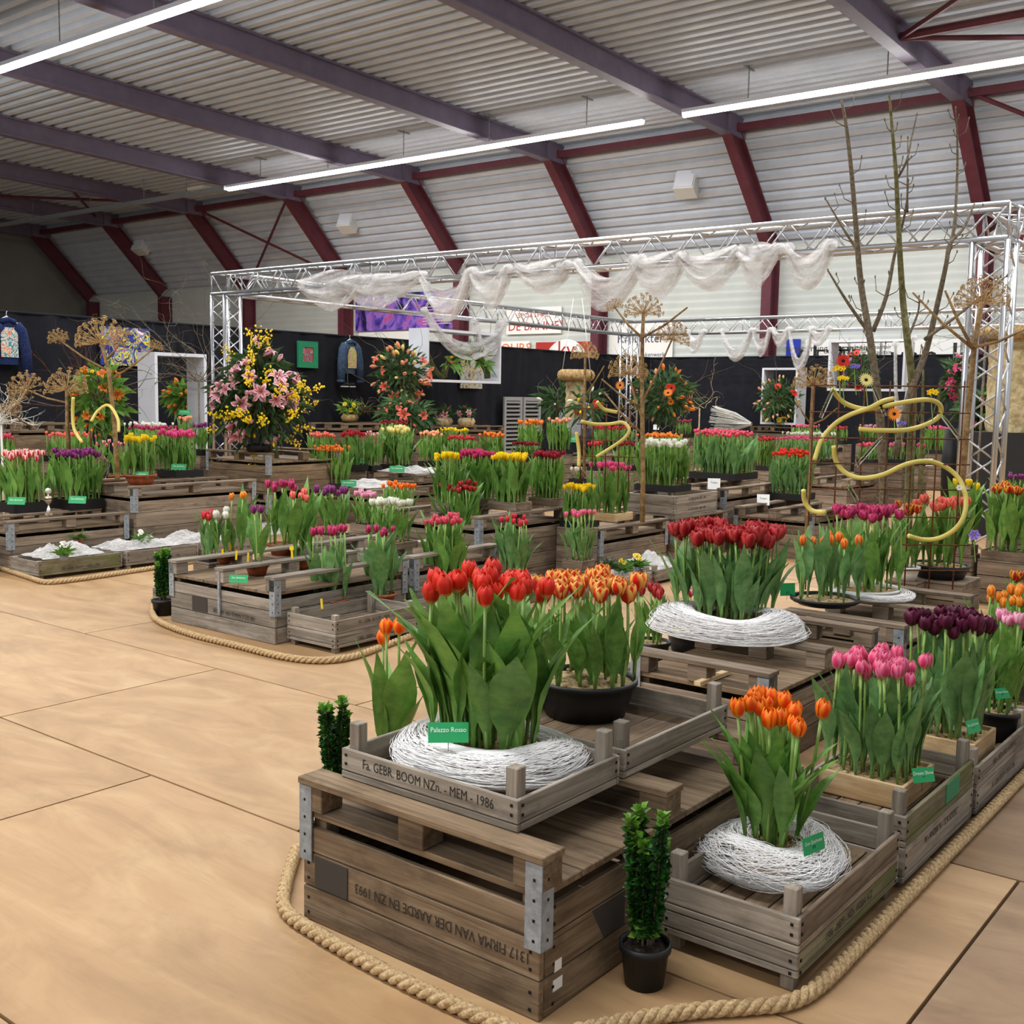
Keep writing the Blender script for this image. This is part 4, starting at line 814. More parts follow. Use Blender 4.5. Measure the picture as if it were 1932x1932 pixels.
T_('pink red tulips beside a bare trunk', 1692, 868, .66, 40, 14, 838, 'pink', 'tray', bh=.055); T_('small group of pink tulips before the truss', 1736, 872, .66, 22, 6, 839, 'rose', 'tray', bh=.055); T_('rosy band of tulips behind the hose loops', 1768, 850, .70, 60, 22, 806, 'pink', 'tray', bh=.05); T_('red tulips within the truss leg', 1853, 850, .72, 32, 9, 814, 'crimson', 'tray', bh=.055); T_('orange and rose tulips beside the truss leg', 1915, 862, .70, 46, 12, 821, 'coral', 'tray', bh=.06)
T_('burgundy and pink tulips near the curtain', 1290, 820, .85, 36, 10, 794, 'magenta', 'tray', bh=.055)
# ================================================================== NETTING, ROPES, TRUSS
def sup(a, e): c, s = math.cos(a), math.sin(a); return (math.copysign(abs(c) ** e, c), math.copysign(abs(s) ** e, s))
def net_wrap(c, rx, ry, z0, h, thick, lab, n=620, e=1.0, slant=.35, seed=1, r=.0007, flare=.0):
    R = random.Random(seed); t = thing('netting_wrap', lab, 'netting', (c[0], c[1], z0)); root = wpos(t)
    ph = [R.uniform(0, 6.28) for _ in range(6)]
    def P(phi, psi, k=1.0):
        q = 1 + .05 * math.sin(3 * phi + ph[0]) + .04 * math.sin(7 * phi + ph[1]); sx, sy = sup(phi, e); hh = h * (1 + .12 * math.sin(2 * phi + ph[2]))
        rad = thick * math.cos(psi) * k * q; f = max(0, -math.sin(psi)) * flare
        return (rx * sx + (rad + f) * math.cos(phi), ry * sy + (rad + f) * math.sin(phi), hh * .5 + hh * .5 * math.sin(psi))
    rows = []
    for i in range(9): ps = -1.35 + i * (1.35 + 2.2) / 8; rows.append([P(2 * math.pi * k / 48, ps, .93) for k in range(48)])
    mb = MB(); mb.grid(rows, 0, True); mb.build('net_sheet', 'net_sheet', t, True, (0, 0, 0))
    mb = MB()
    for i in range(n):
        f0 = R.uniform(0, 6.28); L = R.uniform(.5, 2.4); p0 = R.uniform(-1.3, 2.0); p1 = min(2.3, max(-1.45, p0 + R.gauss(0, 1) * slant * 2)); w = R.uniform(.9, 1.12) if R.random() < .85 else R.uniform(1.05, 1.35); a1, a2 = R.uniform(0, 6), R.uniform(.02, .12); m_ = 9
        mb.tube([P(f0 + L * j / m_, p0 + (p1 - p0) * j / m_ + a2 * math.sin(a1 + j), w + .03 * math.sin(a1 * 2 + j * 1.3)) for j in range(m_ + 1)], r * R.uniform(.6, 1.5), 3, False)
    o = mb.build('strands', 'net_strand', t, False, (0, 0, 0)); o['kind'] = 'stuff'; return t
c = at(925, 1406, .505); net_wrap((c.x, c.y), .205, .15, .446, .094, .08, 'white netting wrapped around the box of scarlet tulips', 1000, .7, .3, 3)
c = at(1455, 1598, .2); net_wrap((c.x, c.y), .125, .135, .135, .105, .085, 'round nest of white netting around the orange tulips', 900, 1.0, .75, 5)
c = at(1370, 1178, .47); net_wrap((c.x, c.y), .245, .175, .432, .11, .095, 'loose white netting around the dark red tulips on the pallet crate', 1100, .8, .35, 8, flare=.07)
c = at(1640, 1118, .45); net_wrap((c.x, c.y), .2, .19, .432, .035, .05, 'flat ring of netting around the magenta tulips', 420, 1.0, .3, 11)
def pile(u, v, z, w, d, h, lab, seed):
    R = random.Random(seed); c = at(u, v, z); c.x = {1: -8.65, 2: -8.65, 3: -8.65, 6: -4.87, 7: -4.87}.get(seed, c.x); c.y = {6: 7.45, 7: 8.15, 4: 9.55, 5: 10.75}.get(seed, c.y); c.x = {4: -9.8, 5: -10.1}.get(seed, c.x); n = 26; ph = [R.uniform(0, 6.28) for _ in range(8)]; rows = []
    for i in range(n + 1):
        r = []
        for j in range(n + 1):
            x, y = i / n * 2 - 1, j / n * 2 - 1; e = max(0, (1 - x ** 4) * (1 - y ** 4)); q = .55 + .25 * math.sin(5 * x + ph[0]) + .22 * math.sin(7 * y + ph[1] + 2 * x) + .12 * math.sin(13 * x + 11 * y + ph[2]) + R.uniform(-.08, .08)
            r.append((c.x + x * w / 2 + .01 * math.sin(9 * y + ph[3]), c.y + y * d / 2 + .012 * math.sin(8 * x + ph[4]), z + .002 + max(0, e * q) * h))
        rows.append(r)
    t = thing('netting_heap', lab, 'netting', (c.x, c.y, z)); mb = MB(); mb.grid(rows); mb.build('net_layer', 'tulle', t, True)
    mb = MB(); mb.grid([[(x, y, z + (zz - z) * .6 + .004 * R.random()) for x, y, zz in r] for r in rows]); mb.build('net_layer', 'tulle', t, True)
    mb = MB()
    for k in range(160):
        x, y = R.uniform(-.9, .9), R.uniform(-.9, .9); a = R.uniform(0, 6.28); pts = []
        for q in range(7): xx, yy = x + .07 * q * math.cos(a), y + .07 * q * math.sin(a + q * .2); i, j = min(n, max(0, int((xx + 1) / 2 * n))), min(n, max(0, int((yy + 1) / 2 * n))); p = rows[i][j]; pts.append((p[0], p[1], p[2] + .003))
        mb.tube(pts, .0012, 3, False)
    o = mb.build('strands', 'net_strand', t); o['kind'] = 'stuff'
for i, a in enumerate(((92, 1040, .155, .4, .55, .10, 'heap of white netting in the mossy bulb crate by the rope', 1), (195, 1020, .155, .4, .62, .09, 'heap of white netting below the silver trophy crate', 2), (310, 1012, .155, .4, .7, .1, 'heap of white netting beside the boxwood pot', 3),
                       (655, 940, .425, .9, .8, .07, 'netting spread under the orange tulip tray', 4), (745, 893, .522, .8, .7, .07, 'netting spread under the cream yellow tulips', 5), (1230, 1055, .09, .44, .56, .08, 'netting on the floor crate behind the dark red tulips', 6), (1290, 1045, .09, .44, .58, .14, 'netting bunched behind the dark red tulips', 7), (505, 1000, .002, .8, .9, .16, 'netting lying behind the terracotta bowls', 8))): pile(*a)
# ropes laid three-strand
def rope(pts, lab, R0=.021):
    P = [Vector((p[0], p[1], R0 * .95)) for p in pts]; out = []
    for i in range(len(P) - 1):
        a, b2, c_, d = P[max(i - 1, 0)], P[i], P[i + 1], P[min(i + 2, len(P) - 1)]; n = max(3, int((c_ - b2).length / .011))
        for k in range(n): t = k / n; out.append(.5 * ((2 * b2) + (c_ - a) * t + (2 * a - 5 * b2 + 4 * c_ - d) * t * t + (3 * b2 - a - 3 * c_ + d) * t ** 3))
    out.append(P[-1]); t = thing('rope', lab, 'rope', P[0]); s = [0]
    for a, b2 in zip(out[:-1], out[1:]): s.append(s[-1] + (b2 - a).length)
    for k in range(3):
        st = []
        for i, p in enumerate(out):
            tg = (out[min(i + 1, len(out) - 1)] - out[max(i - 1, 0)]).normalized(); sd = tg.cross(Vector((0, 0, 1))).normalized(); a = 2 * math.pi * (s[i] / .105 + k / 3); st.append(p + (sd * math.cos(a) + sd.cross(tg) * math.sin(a)) * R0 * .5)
        mb = MB(); mb.tube(st, R0 * .56, 7); mb.build('strand', 'rope_fibre', t, True)
fl_ = lambda L: [at(u, v, .02) for u, v in L]
rope(fl_([(560, 1600), (541, 1660), (538, 1715), (600, 1762), (720, 1830), (850, 1893), (960, 1940), (1010, 1962), (1080, 1948), (1190, 1925), (1300, 1908), (1410, 1900), (1490, 1890), (1550, 1856), (1620, 1786), (1700, 1702), (1790, 1610), (1932, 1463), (2000, 1390)]), 'thick twisted rope around the printed pallet crate and stacked bulb crates')
rope(fl_([(300, 1120), (288, 1150), (300, 1172), (360, 1196), (440, 1216), (530, 1238), (600, 1246), (660, 1240), (720, 1220), (800, 1190), (900, 1150)]), 'twisted rope curving around the grey pallet crate')
rope(fl_([(-40, 1062), (0, 1072), (50, 1088), (85, 1098), (130, 1095), (200, 1085), (285, 1072), (360, 1060), (430, 1050)]), 'twisted rope along the mossy bulb crates')
# truss square
_tc = {}
def rod(parent, p, q, r, name, mat='alu', n=8):
    p, q = Vector(p), Vector(q); L = round((q - p).length, 3); key = (L, r, mat, n)
    if key not in _tc: mb = MB(); mb.tube([(0, 0, -L / 2), (0, 0, L / 2)], r, n); _tc[key] = mb.mesh('rod', mat, True)
    o = put(name, _tc[key], parent, (p + q) / 2 - wpos(parent)); o.rotation_euler = (q - p).to_track_quat('Z', 'Y').to_euler(); return o
def truss(p, q, side, up, lab, s=.29, name='truss_beam', pitch=.5):
    p, q, side, up = Vector(p), Vector(q), Vector(side), Vector(up); t = thing(name, lab, 'truss', p, 'aluminium truss square'); d = (q - p).normalized(); L = (q - p).length
    cs = [side * a * s / 2 + up * b2 * s / 2 for a, b2 in ((-1, -1), (1, -1), (1, 1), (-1, 1))]
    for c_ in cs: rod(t, p + c_, q + c_, .025, 'chord', n=10)
    n = max(1, round(L / pitch)); st = L / n
    for f in range(4):
        a, b2 = cs[f], cs[(f + 1) % 4]
        for k in range(n): o = p + d * st * k; rod(t, o + a, o + d * st / 2 + b2, .009, 'brace', n=6); rod(t, o + d * st / 2 + b2, o + d * st + a, .009, 'brace', n=6)
        for e in (p, q, p + d * 3.0, p + d * 6.0) if L > 7 else (p, q): rod(t, e + a, e + b2, .012, 'end_rung', n=6)
    return t
X0, X1, Y0, Y1, TZ = -13.47, -2.77, 10.3, 21.4, 3.105; ex, ey, ez = (1, 0, 0), (0, 1, 0), (0, 0, 1)
truss((X0 - .145, Y0, TZ), (X1 + .145, Y0, TZ), ey, ez, 'aluminium truss beam hung with white drapes over the first tulip rows'); truss((X0, Y0 + .17, TZ), (X0, Y1 - .17, TZ), ex, ez, 'aluminium truss beam parallel to the painted curtain')
truss((X0 - .145, Y1, TZ), (X1 + .145, Y1, TZ), ey, ez, 'aluminium truss beam before the sponsor signs'); truss((X1, Y0 + .17, TZ), (X1, Y1 - .17, TZ), ex, ez, 'aluminium truss beam leading from the branches corner to the signs')
for (x, y, lab) in ((X0, Y0, 'truss tower behind the lily bouquet'), (X1, Y0, 'truss tower beside the bare branches and hogweed'), (X0, Y1, 'truss tower in the corner of the curtains'), (X1, Y1, 'truss tower near the sponsor signs')): truss((x, y, .01), (x, y, TZ - .16), ex, ey, lab, name='truss_tower', pitch=.44)
# white drapes on the trusses
def swag(p, q, sag, wdt, lab, seed, group='drapes on the truss'):
    R = random.Random(seed); p, q = Vector(p), Vector(q); d = (q - p); n = 22; m_ = 9; rows = []; sd = d.cross(Vector((0, 0, 1))).normalized(); ph = R.uniform(0, 6)
    for i in range(n + 1):
        s = i / n; c_ = p + d * s - Vector((0, 0, 1)) * sag * (1 - (2 * s - 1) ** 2); g = .35 + .65 * math.sin(math.pi * s); r = []
        for j in range(m_ + 1):
            a = j / m_ - .5; r.append(c_ + Vector((0, 0, 1)) * (-a * wdt * g * (.9 + .2 * math.sin(3 * s + ph))) + sd * (.05 * math.sin(9 * a + 4 * s + ph) + .03 * math.sin(17 * a + ph)) * (1 + s * .3))
        rows.append(r)
    t = thing('drape', lab, 'drape', p, group); mb = MB(); mb.grid(rows); mb.build('tulle', 'tulle', t, True); mb = MB(); mb.grid([[x + sd * .05 + Vector((0, 0, .015 * math.sin(j * 2))) for j, x in enumerate(r)] for r in rows]); mb.build('tulle', 'tulle', t, True)
    for e in (p, q): mb = MB(); mb.blob((e.x, e.y, e.z + .01), (.08, .06, .06), 10, 6); mb.build('gather', 'tulle', t, True)
    return t
bx_ = lambda u: at_y(u, 500, Y0 - .12).x
for i, (u0, u1, sg, wd) in enumerate(((575, 690, .10, .34), (655, 800, .14, .3), (805, 895, .38, .26), (900, 965, .22, .3), (985, 1075, .12, .28), (1095, 1215, .34, .3), (1200, 1290, .2, .34), (1290, 1395, .18, .3), (1400, 1475, .14, .3), (1490, 1570, .24, .28))):
    swag((bx_(u0), Y0 - .16, 2.99), (bx_(u1), Y0 - .16, 2.99), sg, wd * 1.5, ('flat tulle swag starting the drapes near the lily tower', 'long flat tulle swag before the violet banner', 'deep tulle swag before the end of the violet banner', 'short tulle swag beside the deepest loop before the violet banner', 'shallow tulle swag above the SPORTHAL sign', 'deep tulle swag across the steel column by the red sign', 'tulle swag between the steel columns above the hogweed head', 'tulle swag above the curly twigs', 'short tulle swag across the steel column above the standing frame', 'last tulle swag ending at the bare branches')[i], 20 + i)
by_ = lambda u: at_y(u, 630, Y1 - .15).x
for i, (u0, u1, sg) in enumerate(((1300, 1330, .3), (1365, 1420, .5), (1425, 1455, .35), (1460, 1490, .2), (1492, 1535, .7), (1530, 1565, .2))): swag((by_(u0), Y1 - .2, 2.97), (by_(u1), Y1 - .2, 2.97), sg, .35, ('narrow tulle loop on the rear truss next to the hogweed', 'deep tulle loop on the rear truss above the curtain edge', 'tulle loop on the rear truss across the steel column', 'shallow tulle loop on the rear truss beside the steel column', 'deepest tulle loop on the rear truss in front of the blue sign', 'shallow tulle loop on the rear truss at the wide white frame')[i], 60 + i, 'drapes near the signs')
# white box frames
def box_frame(p00, dirv, w, h, dep, lab, T=.045):
    d = Vector(dirv).normalized(); n = Vector((-d.y, d.x, 0)); o = Vector(p00); t = thing('box_frame', lab, 'frame', o, 'white display frames')
    def pc(a0, a1, z0, z1, nm):
        mb = MB(); vs = [o + d * a + n * k + Vector((0, 0, z)) for z in (z0, z1) for (a, k) in ((a0, 0), (a1, 0), (a1, dep), (a0, dep))]; mb.add(vs, [(3, 2, 1, 0), (4, 5, 6, 7), (0, 1, 5, 4), (1, 2, 6, 5), (2, 3, 7, 6), (3, 0, 4, 7)]); mb.build(nm, 'white_paint', t)
    pc(0, T, 0, h, 'upright'); pc(w - T, w, 0, h, 'upright'); pc(T, w - T, h - T, h, 'rail'); pc(T, w - T, 0, T, 'rail'); return t
a, b2 = at_x(806, 720, -13.2), at_x(945, 722, -13.2); ztop = at_x(806, 618, -13.2).z
hf = box_frame((-13.2, a.y, a.z), (0, 1, 0), b2.y - a.y, ztop - a.z, .45, 'white box frame hung below the truss with a moss wreath'); hf_c = ((a.y + b2.y) / 2, a.z, ztop)
for yy in (a.y + .15, b2.y - .15): rod(hf, (-13.35, yy, ztop), (-13.35, yy, 2.98), .006, 'wire', 'galv', 5)
a, b2 = at_x(292, 700, -13.0), at_x(390, 700, -13.0); box_frame((-13.0, a.y, 0), (0, 1, 0), b2.y - a.y, at_x(292, 664, -13.0).z, .4, 'tall white standing frame with a vase of orange tulips')
bt = at_y(1434, 800, 23.1).z; a, b2 = at_y(1434, 800, 23.1), at_y(1501, 798, 23.1); box_frame((a.x, 23.1, bt), (1, 0, 0), b2.x - a.x, at_y(1434, 694, 23.1).z - bt, .5, 'white standing frame with an arrangement on the crate bench')
a, b2 = at_y(1560, 737, 21.2), at_y(1705, 737, 21.2); zt2 = at_y(1560, 642, 21.2).z; ff = box_frame((a.x, 21.2, a.z), (1, 0, 0), b2.x - a.x, zt2 - a.z, .4, 'wide white frame hung below the truss before the signs'); 
for xx in (a.x + .15, b2.x - .15): rod(ff, (xx, 21.35, zt2), (xx, 21.35, 2.98), .006, 'wire', 'galv', 5)
swag((-13.25, at_x(800, 590, -13.25).y, 3.0), (-13.25, at_x(950, 600, -13.25).y, 2.95), .62, .3, 'white tulle hanging through the suspended white frame', 91); swag((-13.25, at_x(893, 620, -13.25).y, 2.9), (-13.25, at_x(942, 620, -13.25).y, 2.9), .6, .25, 'second tulle loop in the suspended white frame', 92)
swag(Vector(at_y(1690, 650, 21.1)), Vector(at_y(1725, 640, 21.1)), 1.5, .6, 'long white tulle hanging from the wide white frame', 93)
# ================================================================== PLANTS AND SMALL THINGS
def leafmass(mb, pts, L, Wd, R, mi=0, droop=.3):
    for p, n in pts:
        n = Vector(n).normalized(); s = n.orthogonal(); s.rotate(Matrix.Rotation(R.uniform(0, 6.28), 3, n)); l = L * R.uniform(.6, 1.25); w = Wd * R.uniform(.7, 1.2); p = Vector(p); dn = Vector((0, 0, -droop))
        a = p; m1 = p + n * l * .45; t = p + (n + dn).normalized() * l
        mb.add([a, m1 + s * w / 2, t, m1 - s * w / 2], [(0, 1, 2), (0, 2, 3)], mi)
def boxwood(u, v, ht_v, pr_, ph, lab, shoots, seed, pot=True, z=0):
    R = random.Random(seed); c = at(u, v, z); H = zat(c.x, c.y, ht_v) - z; t = thing('potted_boxwood', lab, 'shrub', (c.x, c.y, z))
    if pot:
        mb = MB(); mb.lathe([(.001, 0), (pr_ * .78, 0), (pr_ * .96, ph - .02), (pr_ * 1.05, ph - .02), (pr_ * 1.05, ph), (pr_ * .94, ph), (pr_ * .92, ph - .02)], 28, (0, 0, .001), 0, False); mb.build('pot', 'black_plastic', t, True, (0, 0, 0))
        soil_mesh(0, 0, ph - .015, pr_ * 1.8, pr_ * 1.8, True, 'soil', t, R); t.children[-1].location = (0, 0, 0)
    st = MB(); lf_ = MB()
    for k in range(shoots):
        a = 2 * math.pi * k / shoots + R.uniform(-.3, .3); r0 = pr_ * .25; r1 = pr_ * R.uniform(.3, .95); h = H * R.uniform(.74, 1.0) if k else H
        P = [(r0 * math.cos(a) + (r1 - r0) * math.cos(a) * (i / 8) ** .7, r0 * math.sin(a) + (r1 - r0) * math.sin(a) * (i / 8) ** .7, ph * .8 + (h - ph * .8) * i / 8) for i in range(9)]; st.tube(P, [.004 - .0003 * i for i in range(9)], 5)
        n = int(h / .0085)
        for i in range(n):
            s = i / n; j = min(7, int(s * 8)); f = s * 8 - j; p = Vector(P[j]).lerp(Vector(P[j + 1]), f); a0 = i * 1.4 + R.random()
            if p.z < ph + .02: continue
            ring = 5
            leafmass(lf_, [(p, (math.cos(a0 + q * 6.28 / ring), math.sin(a0 + q * 6.28 / ring), R.uniform(-.1, .6) + .7 * max(0, s - .86) * 6)) for q in range(ring)], .027, .017, R, 1 if (s > .9 or (s < .3 and R.random() < .25)) else 0, .1)
    st.build('stems', 'bark', t, True, (0, 0, 0))['kind'] = 'stuff'; o = lf_.build('foliage', ['leaf_box', 'leaf_boxtip'], t, False, (0, 0, 0)); o['kind'] = 'stuff'; return t
boxwood(1215, 1855, 1522, .066, .115, 'boxwood in a black pot between the printed crate and the bulb crate stack', 9, 3)
boxwood(632, 1540, 1308, .07, .115, 'boxwood standing behind the printed pallet crate', 6, 9); boxwood(308, 1160, 1036, .075, .11, 'boxwood in a black pot at the corner of the grey crate', 9, 5)
def little_plant(u, v, z, lab, pot, potr, leafc, fl=None, nf=0, seed=0, h=.1):
    R = random.Random(seed + int(u)); c = at(u, v, z); c = Vector((-4.75, 7.3 + .22 * ((u - 1190) // 18), z)) if 1180 < u < 1240 else c; t = thing('small_potted_plant', lab, 'plant', (c.x, c.y, z)); ph = potr * 1.3
    mb = MB(); mb.lathe([(.001, 0), (potr * .75, 0), (potr, ph), (potr * .9, ph), (potr * .88, ph - .01), (.002, ph - .012)], 20, (0, 0, .001), 0, False); mb.build('pot', pot, t, True, (0, 0, 0))
    mb = MB(); leafmass(mb, [((R.gauss(0, potr * .4), R.gauss(0, potr * .4), ph), (R.gauss(0, 1), R.gauss(0, 1), R.uniform(.3, 1.4))) for _ in range(90)], h, .02, R); o = mb.build('foliage', leafc, t, False, (0, 0, 0)); o['kind'] = 'stuff'
    for k in range(nf):
        a = R.uniform(0, 6.28); put('flower', FLOWER('daisy', fl), t, (potr * .9 * math.cos(a) * R.random(), potr * .9 * math.sin(a) * R.random(), ph + h * R.uniform(.5, 1.0)), (R.uniform(.4, 1.2), 0, R.uniform(-.3, 1.3)), .022)
# flower heads
_fl = {}
def FLOWER(kind, col):
    if (kind, col) in _fl: return _fl[(kind, col)]
    R = random.Random(len(kind) * 5 + len(col)); mb = MB(); uv = []
    def pet(a, L, w, up, rec, nb=4, r0=.06):
        rows = []
        for i in range(nb + 1):
            s = i / nb; ww = w * math.sin(math.pi * min(.97, .12 + .85 * s)) ** .8; r = r0 + L * s * (1 - .15 * rec * s); z = up * math.sin(s * math.pi * .6) * L - rec * s ** 3 * L
            rows.append([(r * math.cos(a) - q * ww * math.sin(a), r * math.sin(a) + q * ww * math.cos(a), z + abs(q) * ww * .25) for q in (-1, 0, 1)]); uv.extend([(q * .5 + .5, s) for q in (-1, 0, 1)])
        mb.grid(rows)
    if kind == 'lily':
        for k in range(6): pet(2 * math.pi * k / 6 + R.uniform(-.1, .1), 1, .26 if k % 2 else .2, .75, .45, 5)
        b_ = len(mb.v); 
        for k in range(5): a = k * 1.25; mb.tube([(0, 0, .1), (.3 * math.cos(a), .3 * math.sin(a), .75)], .02, 3, False, 1); mb.blob((.3 * math.cos(a), .3 * math.sin(a), .77), (.07, .05, .03), 5, 3, 1)
    elif kind == 'gerbera':
        for k in range(20): pet(2 * math.pi * k / 20, 1, .13, .12, 0, 2, .2)
        for k in range(14): pet(2 * math.pi * k / 14 + .1, .7, .12, .22, 0, 2, .15)
        mb.blob((0, 0, .06), (.28, .28, .12), 10, 4, 1)
    elif kind == 'daisy':
        for k in range(6): pet(2 * math.pi * k / 6, 1, .42, .25, .1, 3)
        mb.blob((0, 0, .1), (.22, .22, .15), 7, 3, 1)
    elif kind == 'freesia':
        for j in range(4):
            for k in range(5):
                n0 = len(mb.v); pet(2 * math.pi * k / 5, .5, .2, .9, .1, 3); 
                for i in range(n0, len(mb.v)): x, y, z = mb.v[i]; mb.v[i] = (x + .5 * j - .7, y + .15 * (j % 2), z + .25 * math.sin(j * 1.3))
    elif kind == 'bud':
        rows, us = petal_rows(0, 1, .22, .2, 0, 5, 8, 180); mb.grid(rows); uv += [x for r in us for x in r]
    uv += [(.5, .2)] * (len(mb.v) - len(uv))
    me = mb.mesh(kind, ['petal_' + col, 'soil' if kind == 'gerbera' else 'dry'], True); finish_uv(me, uv); _fl[(kind, col)] = me; return me
def facing(n, R, jit=.5):
    q = (Vector(n).normalized() + Vector((R.uniform(-jit, jit), R.uniform(-jit, jit), R.uniform(-jit, jit)))).to_track_quat('Z', 'Y'); return q.to_euler()
VIEW = Vector((FWD.x, FWD.y, 0)).normalized()
def arrangement(lab, u, v0, v1, wpx, D, flowers, nleaf=500, L=.16, Wd=.035, leafc='leaf_dark', seed=0, vase=None, twigs=0, name='flower_arrangement', teardrop=.0, spray=None, droop=.4, core=True, cat='flowers', z0=None, vr=.1, vh=.25):
    R = random.Random(seed); lim = lambda q: gd(u, v0, q).x > CXL + wpx * q / FPX / 2 + (.4 if twigs else .15) and gd(u, v0, q).y < CYB - wpx * q / FPX / 2 - (.4 if twigs else .1)
    while not lim(D) and D > 5: D -= .1
    b_ = gd(u, v0, D)
    if z0 == 0:
        tops = [s_[4] for s_ in SUP if s_[0] - vr < b_.x < s_[1] + vr and s_[2] - vr < b_.y < s_[3] + vr]
        if tops: z0 = max(tops) + .001; vh = max(.12, vh - z0)
    tp = gd(u, v1, D); H = tp.z - b_.z; rw = wpx * D / FPX / 2; base = Vector((b_.x, b_.y, b_.z if z0 is None else z0)); t = thing(name, lab, cat, base); C0 = Vector((0, 0, b_.z - base.z + H * .5)); off = b_.z - base.z
    def pt(sh=1.0, bias=False):
        while True:
            d = Vector((R.gauss(0, 1), R.gauss(0, 1), R.gauss(0, 1))).normalized()
            if bias and d.dot(VIEW) > .25: continue
            k = 1 - teardrop * max(0, d.z); return C0 + Vector((d.x * rw * k, d.y * rw * k, d.z * H / 2)) * sh, d
    mb = MB(); leafmass(mb, [(lambda q: (q[0], q[1] + Vector((R.gauss(0, .5), R.gauss(0, .5), .2 + R.gauss(0, .4)))))(pt(R.uniform(.25, .98))) for _ in range(nleaf)], L, Wd, R, 0, droop)
    for _ in range(nleaf // 8): p, d = pt(.9); mb.tube([C0 - Vector((0, 0, H * .3)), C0 * .4 + p * .6, p], .006, 3, False, 1)
    o = mb.build('foliage', [leafc, 'bark_green'], t, False, (0, 0, 0)); o['kind'] = 'stuff'
    for kind, col, n, sz in flowers:
        for _ in range(n): p, d = pt(R.uniform(.86, 1.04), True); put(kind, FLOWER(kind, col), t, p, facing(d, R), sz * R.uniform(.8, 1.2))
    if spray:
        for _ in range(spray[1]):
            p, d = pt(1.0, True); mb = MB(); q = p + (d + Vector((0, 0, .6))).normalized() * spray[2]; mb.tube([p * .7 + C0 * .3, p, q], .005, 4, False, 1)
            for k in range(34): f = R.uniform(.1, 1); w = p.lerp(q, f); mb.blob((w.x + R.gauss(0, .028), w.y + R.gauss(0, .028), w.z + R.gauss(0, .028)), R.uniform(.008, .015), 5, 3)
            mb.build('flower_spray', ['petal_' + spray[0], 'bark'], t, False, (0, 0, 0))
    if vase:
        mb = MB(); mb.lathe([(.001, 0), (vr * .8, 0), (vr, vh * .6), (vr * .8, vh), (vr * .7, vh), (vr * .7, vh - .03)], 20, (0, 0, .002 if z0 is None else 0), 0, False); mb.build('vase', vase, t, True, (0, 0, 0 if z0 is not None else -vh))
    if twigs:
        mb = MB()
        for k in range(twigs):
            p, d = pt(.3); d = (d + Vector((0, 0, .7))).normalized(); P = [p]
            for i in range(9): d = (d + Vector((R.gauss(0, .28), R.gauss(0, .28), R.gauss(0, .2)))).normalized(); P.append(P[-1] + d * (H * .1 + rw * .1))
            mb.tube(P, [.006 * (1 - i / 11) for i in range(10)], 4, False)
        mb.build('twigs', 'bark', t, True, (0, 0, 0))['kind'] = 'stuff'
    return t
c0 = at(492, 852, .875); Dl = depth(c0)
arrangement('large bouquet of pink lilies and yellow blossom on the stacked crates', 490, 838, 655, 165, Dl, [('lily', 'lilypink', 30, .105), ('bud', 'lilypink', 18, .12), ('bud', 'yellow', 8, .06), ('daisy', 'yellow', 10, .03)], 1150, .19, .035, 'leaf_dark', 2, teardrop=.55, spray=('yellow', 22, .22), droop=.5, vase='black_tray', vr=.16, vh=.09, z0=.874)
arrangement('coral lilies in a tall loose arrangement on a stand before the curtain', 757, 760, 655, 105, 19.0, [('lily', 'coral', 12, .1), ('bud', 'peach', 26, .14), ('bud', 'cream', 14, .12)], 480, .18, .045, 'leaf_dark', 4, twigs=10, z0=0, vase='black_tray', vr=.12, vh=.95)
arrangement('lower trailing lilies and dark foliage under the coral lilies', 765, 808, 758, 96, 17.0, [('lily', 'coral', 9, .1), ('bud', 'rose', 6, .08)], 420, .22, .04, 'leaf_dark', 6, twigs=6, z0=0, vase='black_tray', vr=.14, vh=.8)
arrangement('orange tulips gerberas and palm leaves in a big green arrangement', 1248, 795, 700, 110, 19.5, [('bud', 'lilyorange', 14, .13), ('gerbera', 'red', 6, .06), ('gerbera', 'lilyorange', 6, .065), ('bud', 'peach', 6, .11)], 420, .24, .05, 'leaf_dark', 8, twigs=8, z0=0, vase='bark', vr=.2, vh=.85)
arrangement('arrangement of apricot roses and bulrush in the standing white frame', 1466, 796, 716, 74, 26.0, [('bud', 'peach', 12, .12), ('daisy', 'yellow', 5, .07), ('gerbera', 'red', 3, .08), ('bud', 'cream', 8, .12)], 380, .2, .045, 'leaf_dark', 9, twigs=5, z0=bt + .05, vase='hole', vr=.15, vh=.25)
arrangement('orange tulips with upright twigs in a vase inside the standing frame', 345, 772, 725, 52, 16.6, [('bud', 'softorange', 26, .12)], 260, .22, .04, 'leaf', 10, twigs=8, z0=0, vase='glass', vr=.1, vh=1.1)
arrangement('orange lilies mixed among the dry hogweed stems by the curtain', 190, 820, 690, 88, 10.6, [('lily', 'lilyorange', 11, .065), ('bud', 'lilyorange', 8, .07), ('gerbera', 'red', 2, .04), ('gerbera', 'white', 1, .045), ('daisy', 'yellow', 3, .03)], 300, .16, .05, 'leaf', 11, twigs=10, z0=.69, vase='glass', vr=.07, vh=.22)
arrangement('pink orchids and ferns behind the truss tower', 1800, 760, 675, 42, 15, [('daisy', 'hotpink', 14, .075), ('lily', 'lilypink', 6, .08)], 160, .2, .05, 'leaf_dark', 12, z0=0, vase='black_tray', vr=.12, vh=1.2); arrangement('rose pink flowers with monstera leaves within the truss tower', 1852, 812, 745, 62, 14.5, [('daisy', 'hotpink', 9, .06), ('daisy', 'pink', 6, .06)], 260, .26, .09, 'leaf_dark', 13, z0=0, vase='black_tray', vr=.12, vh=.9)
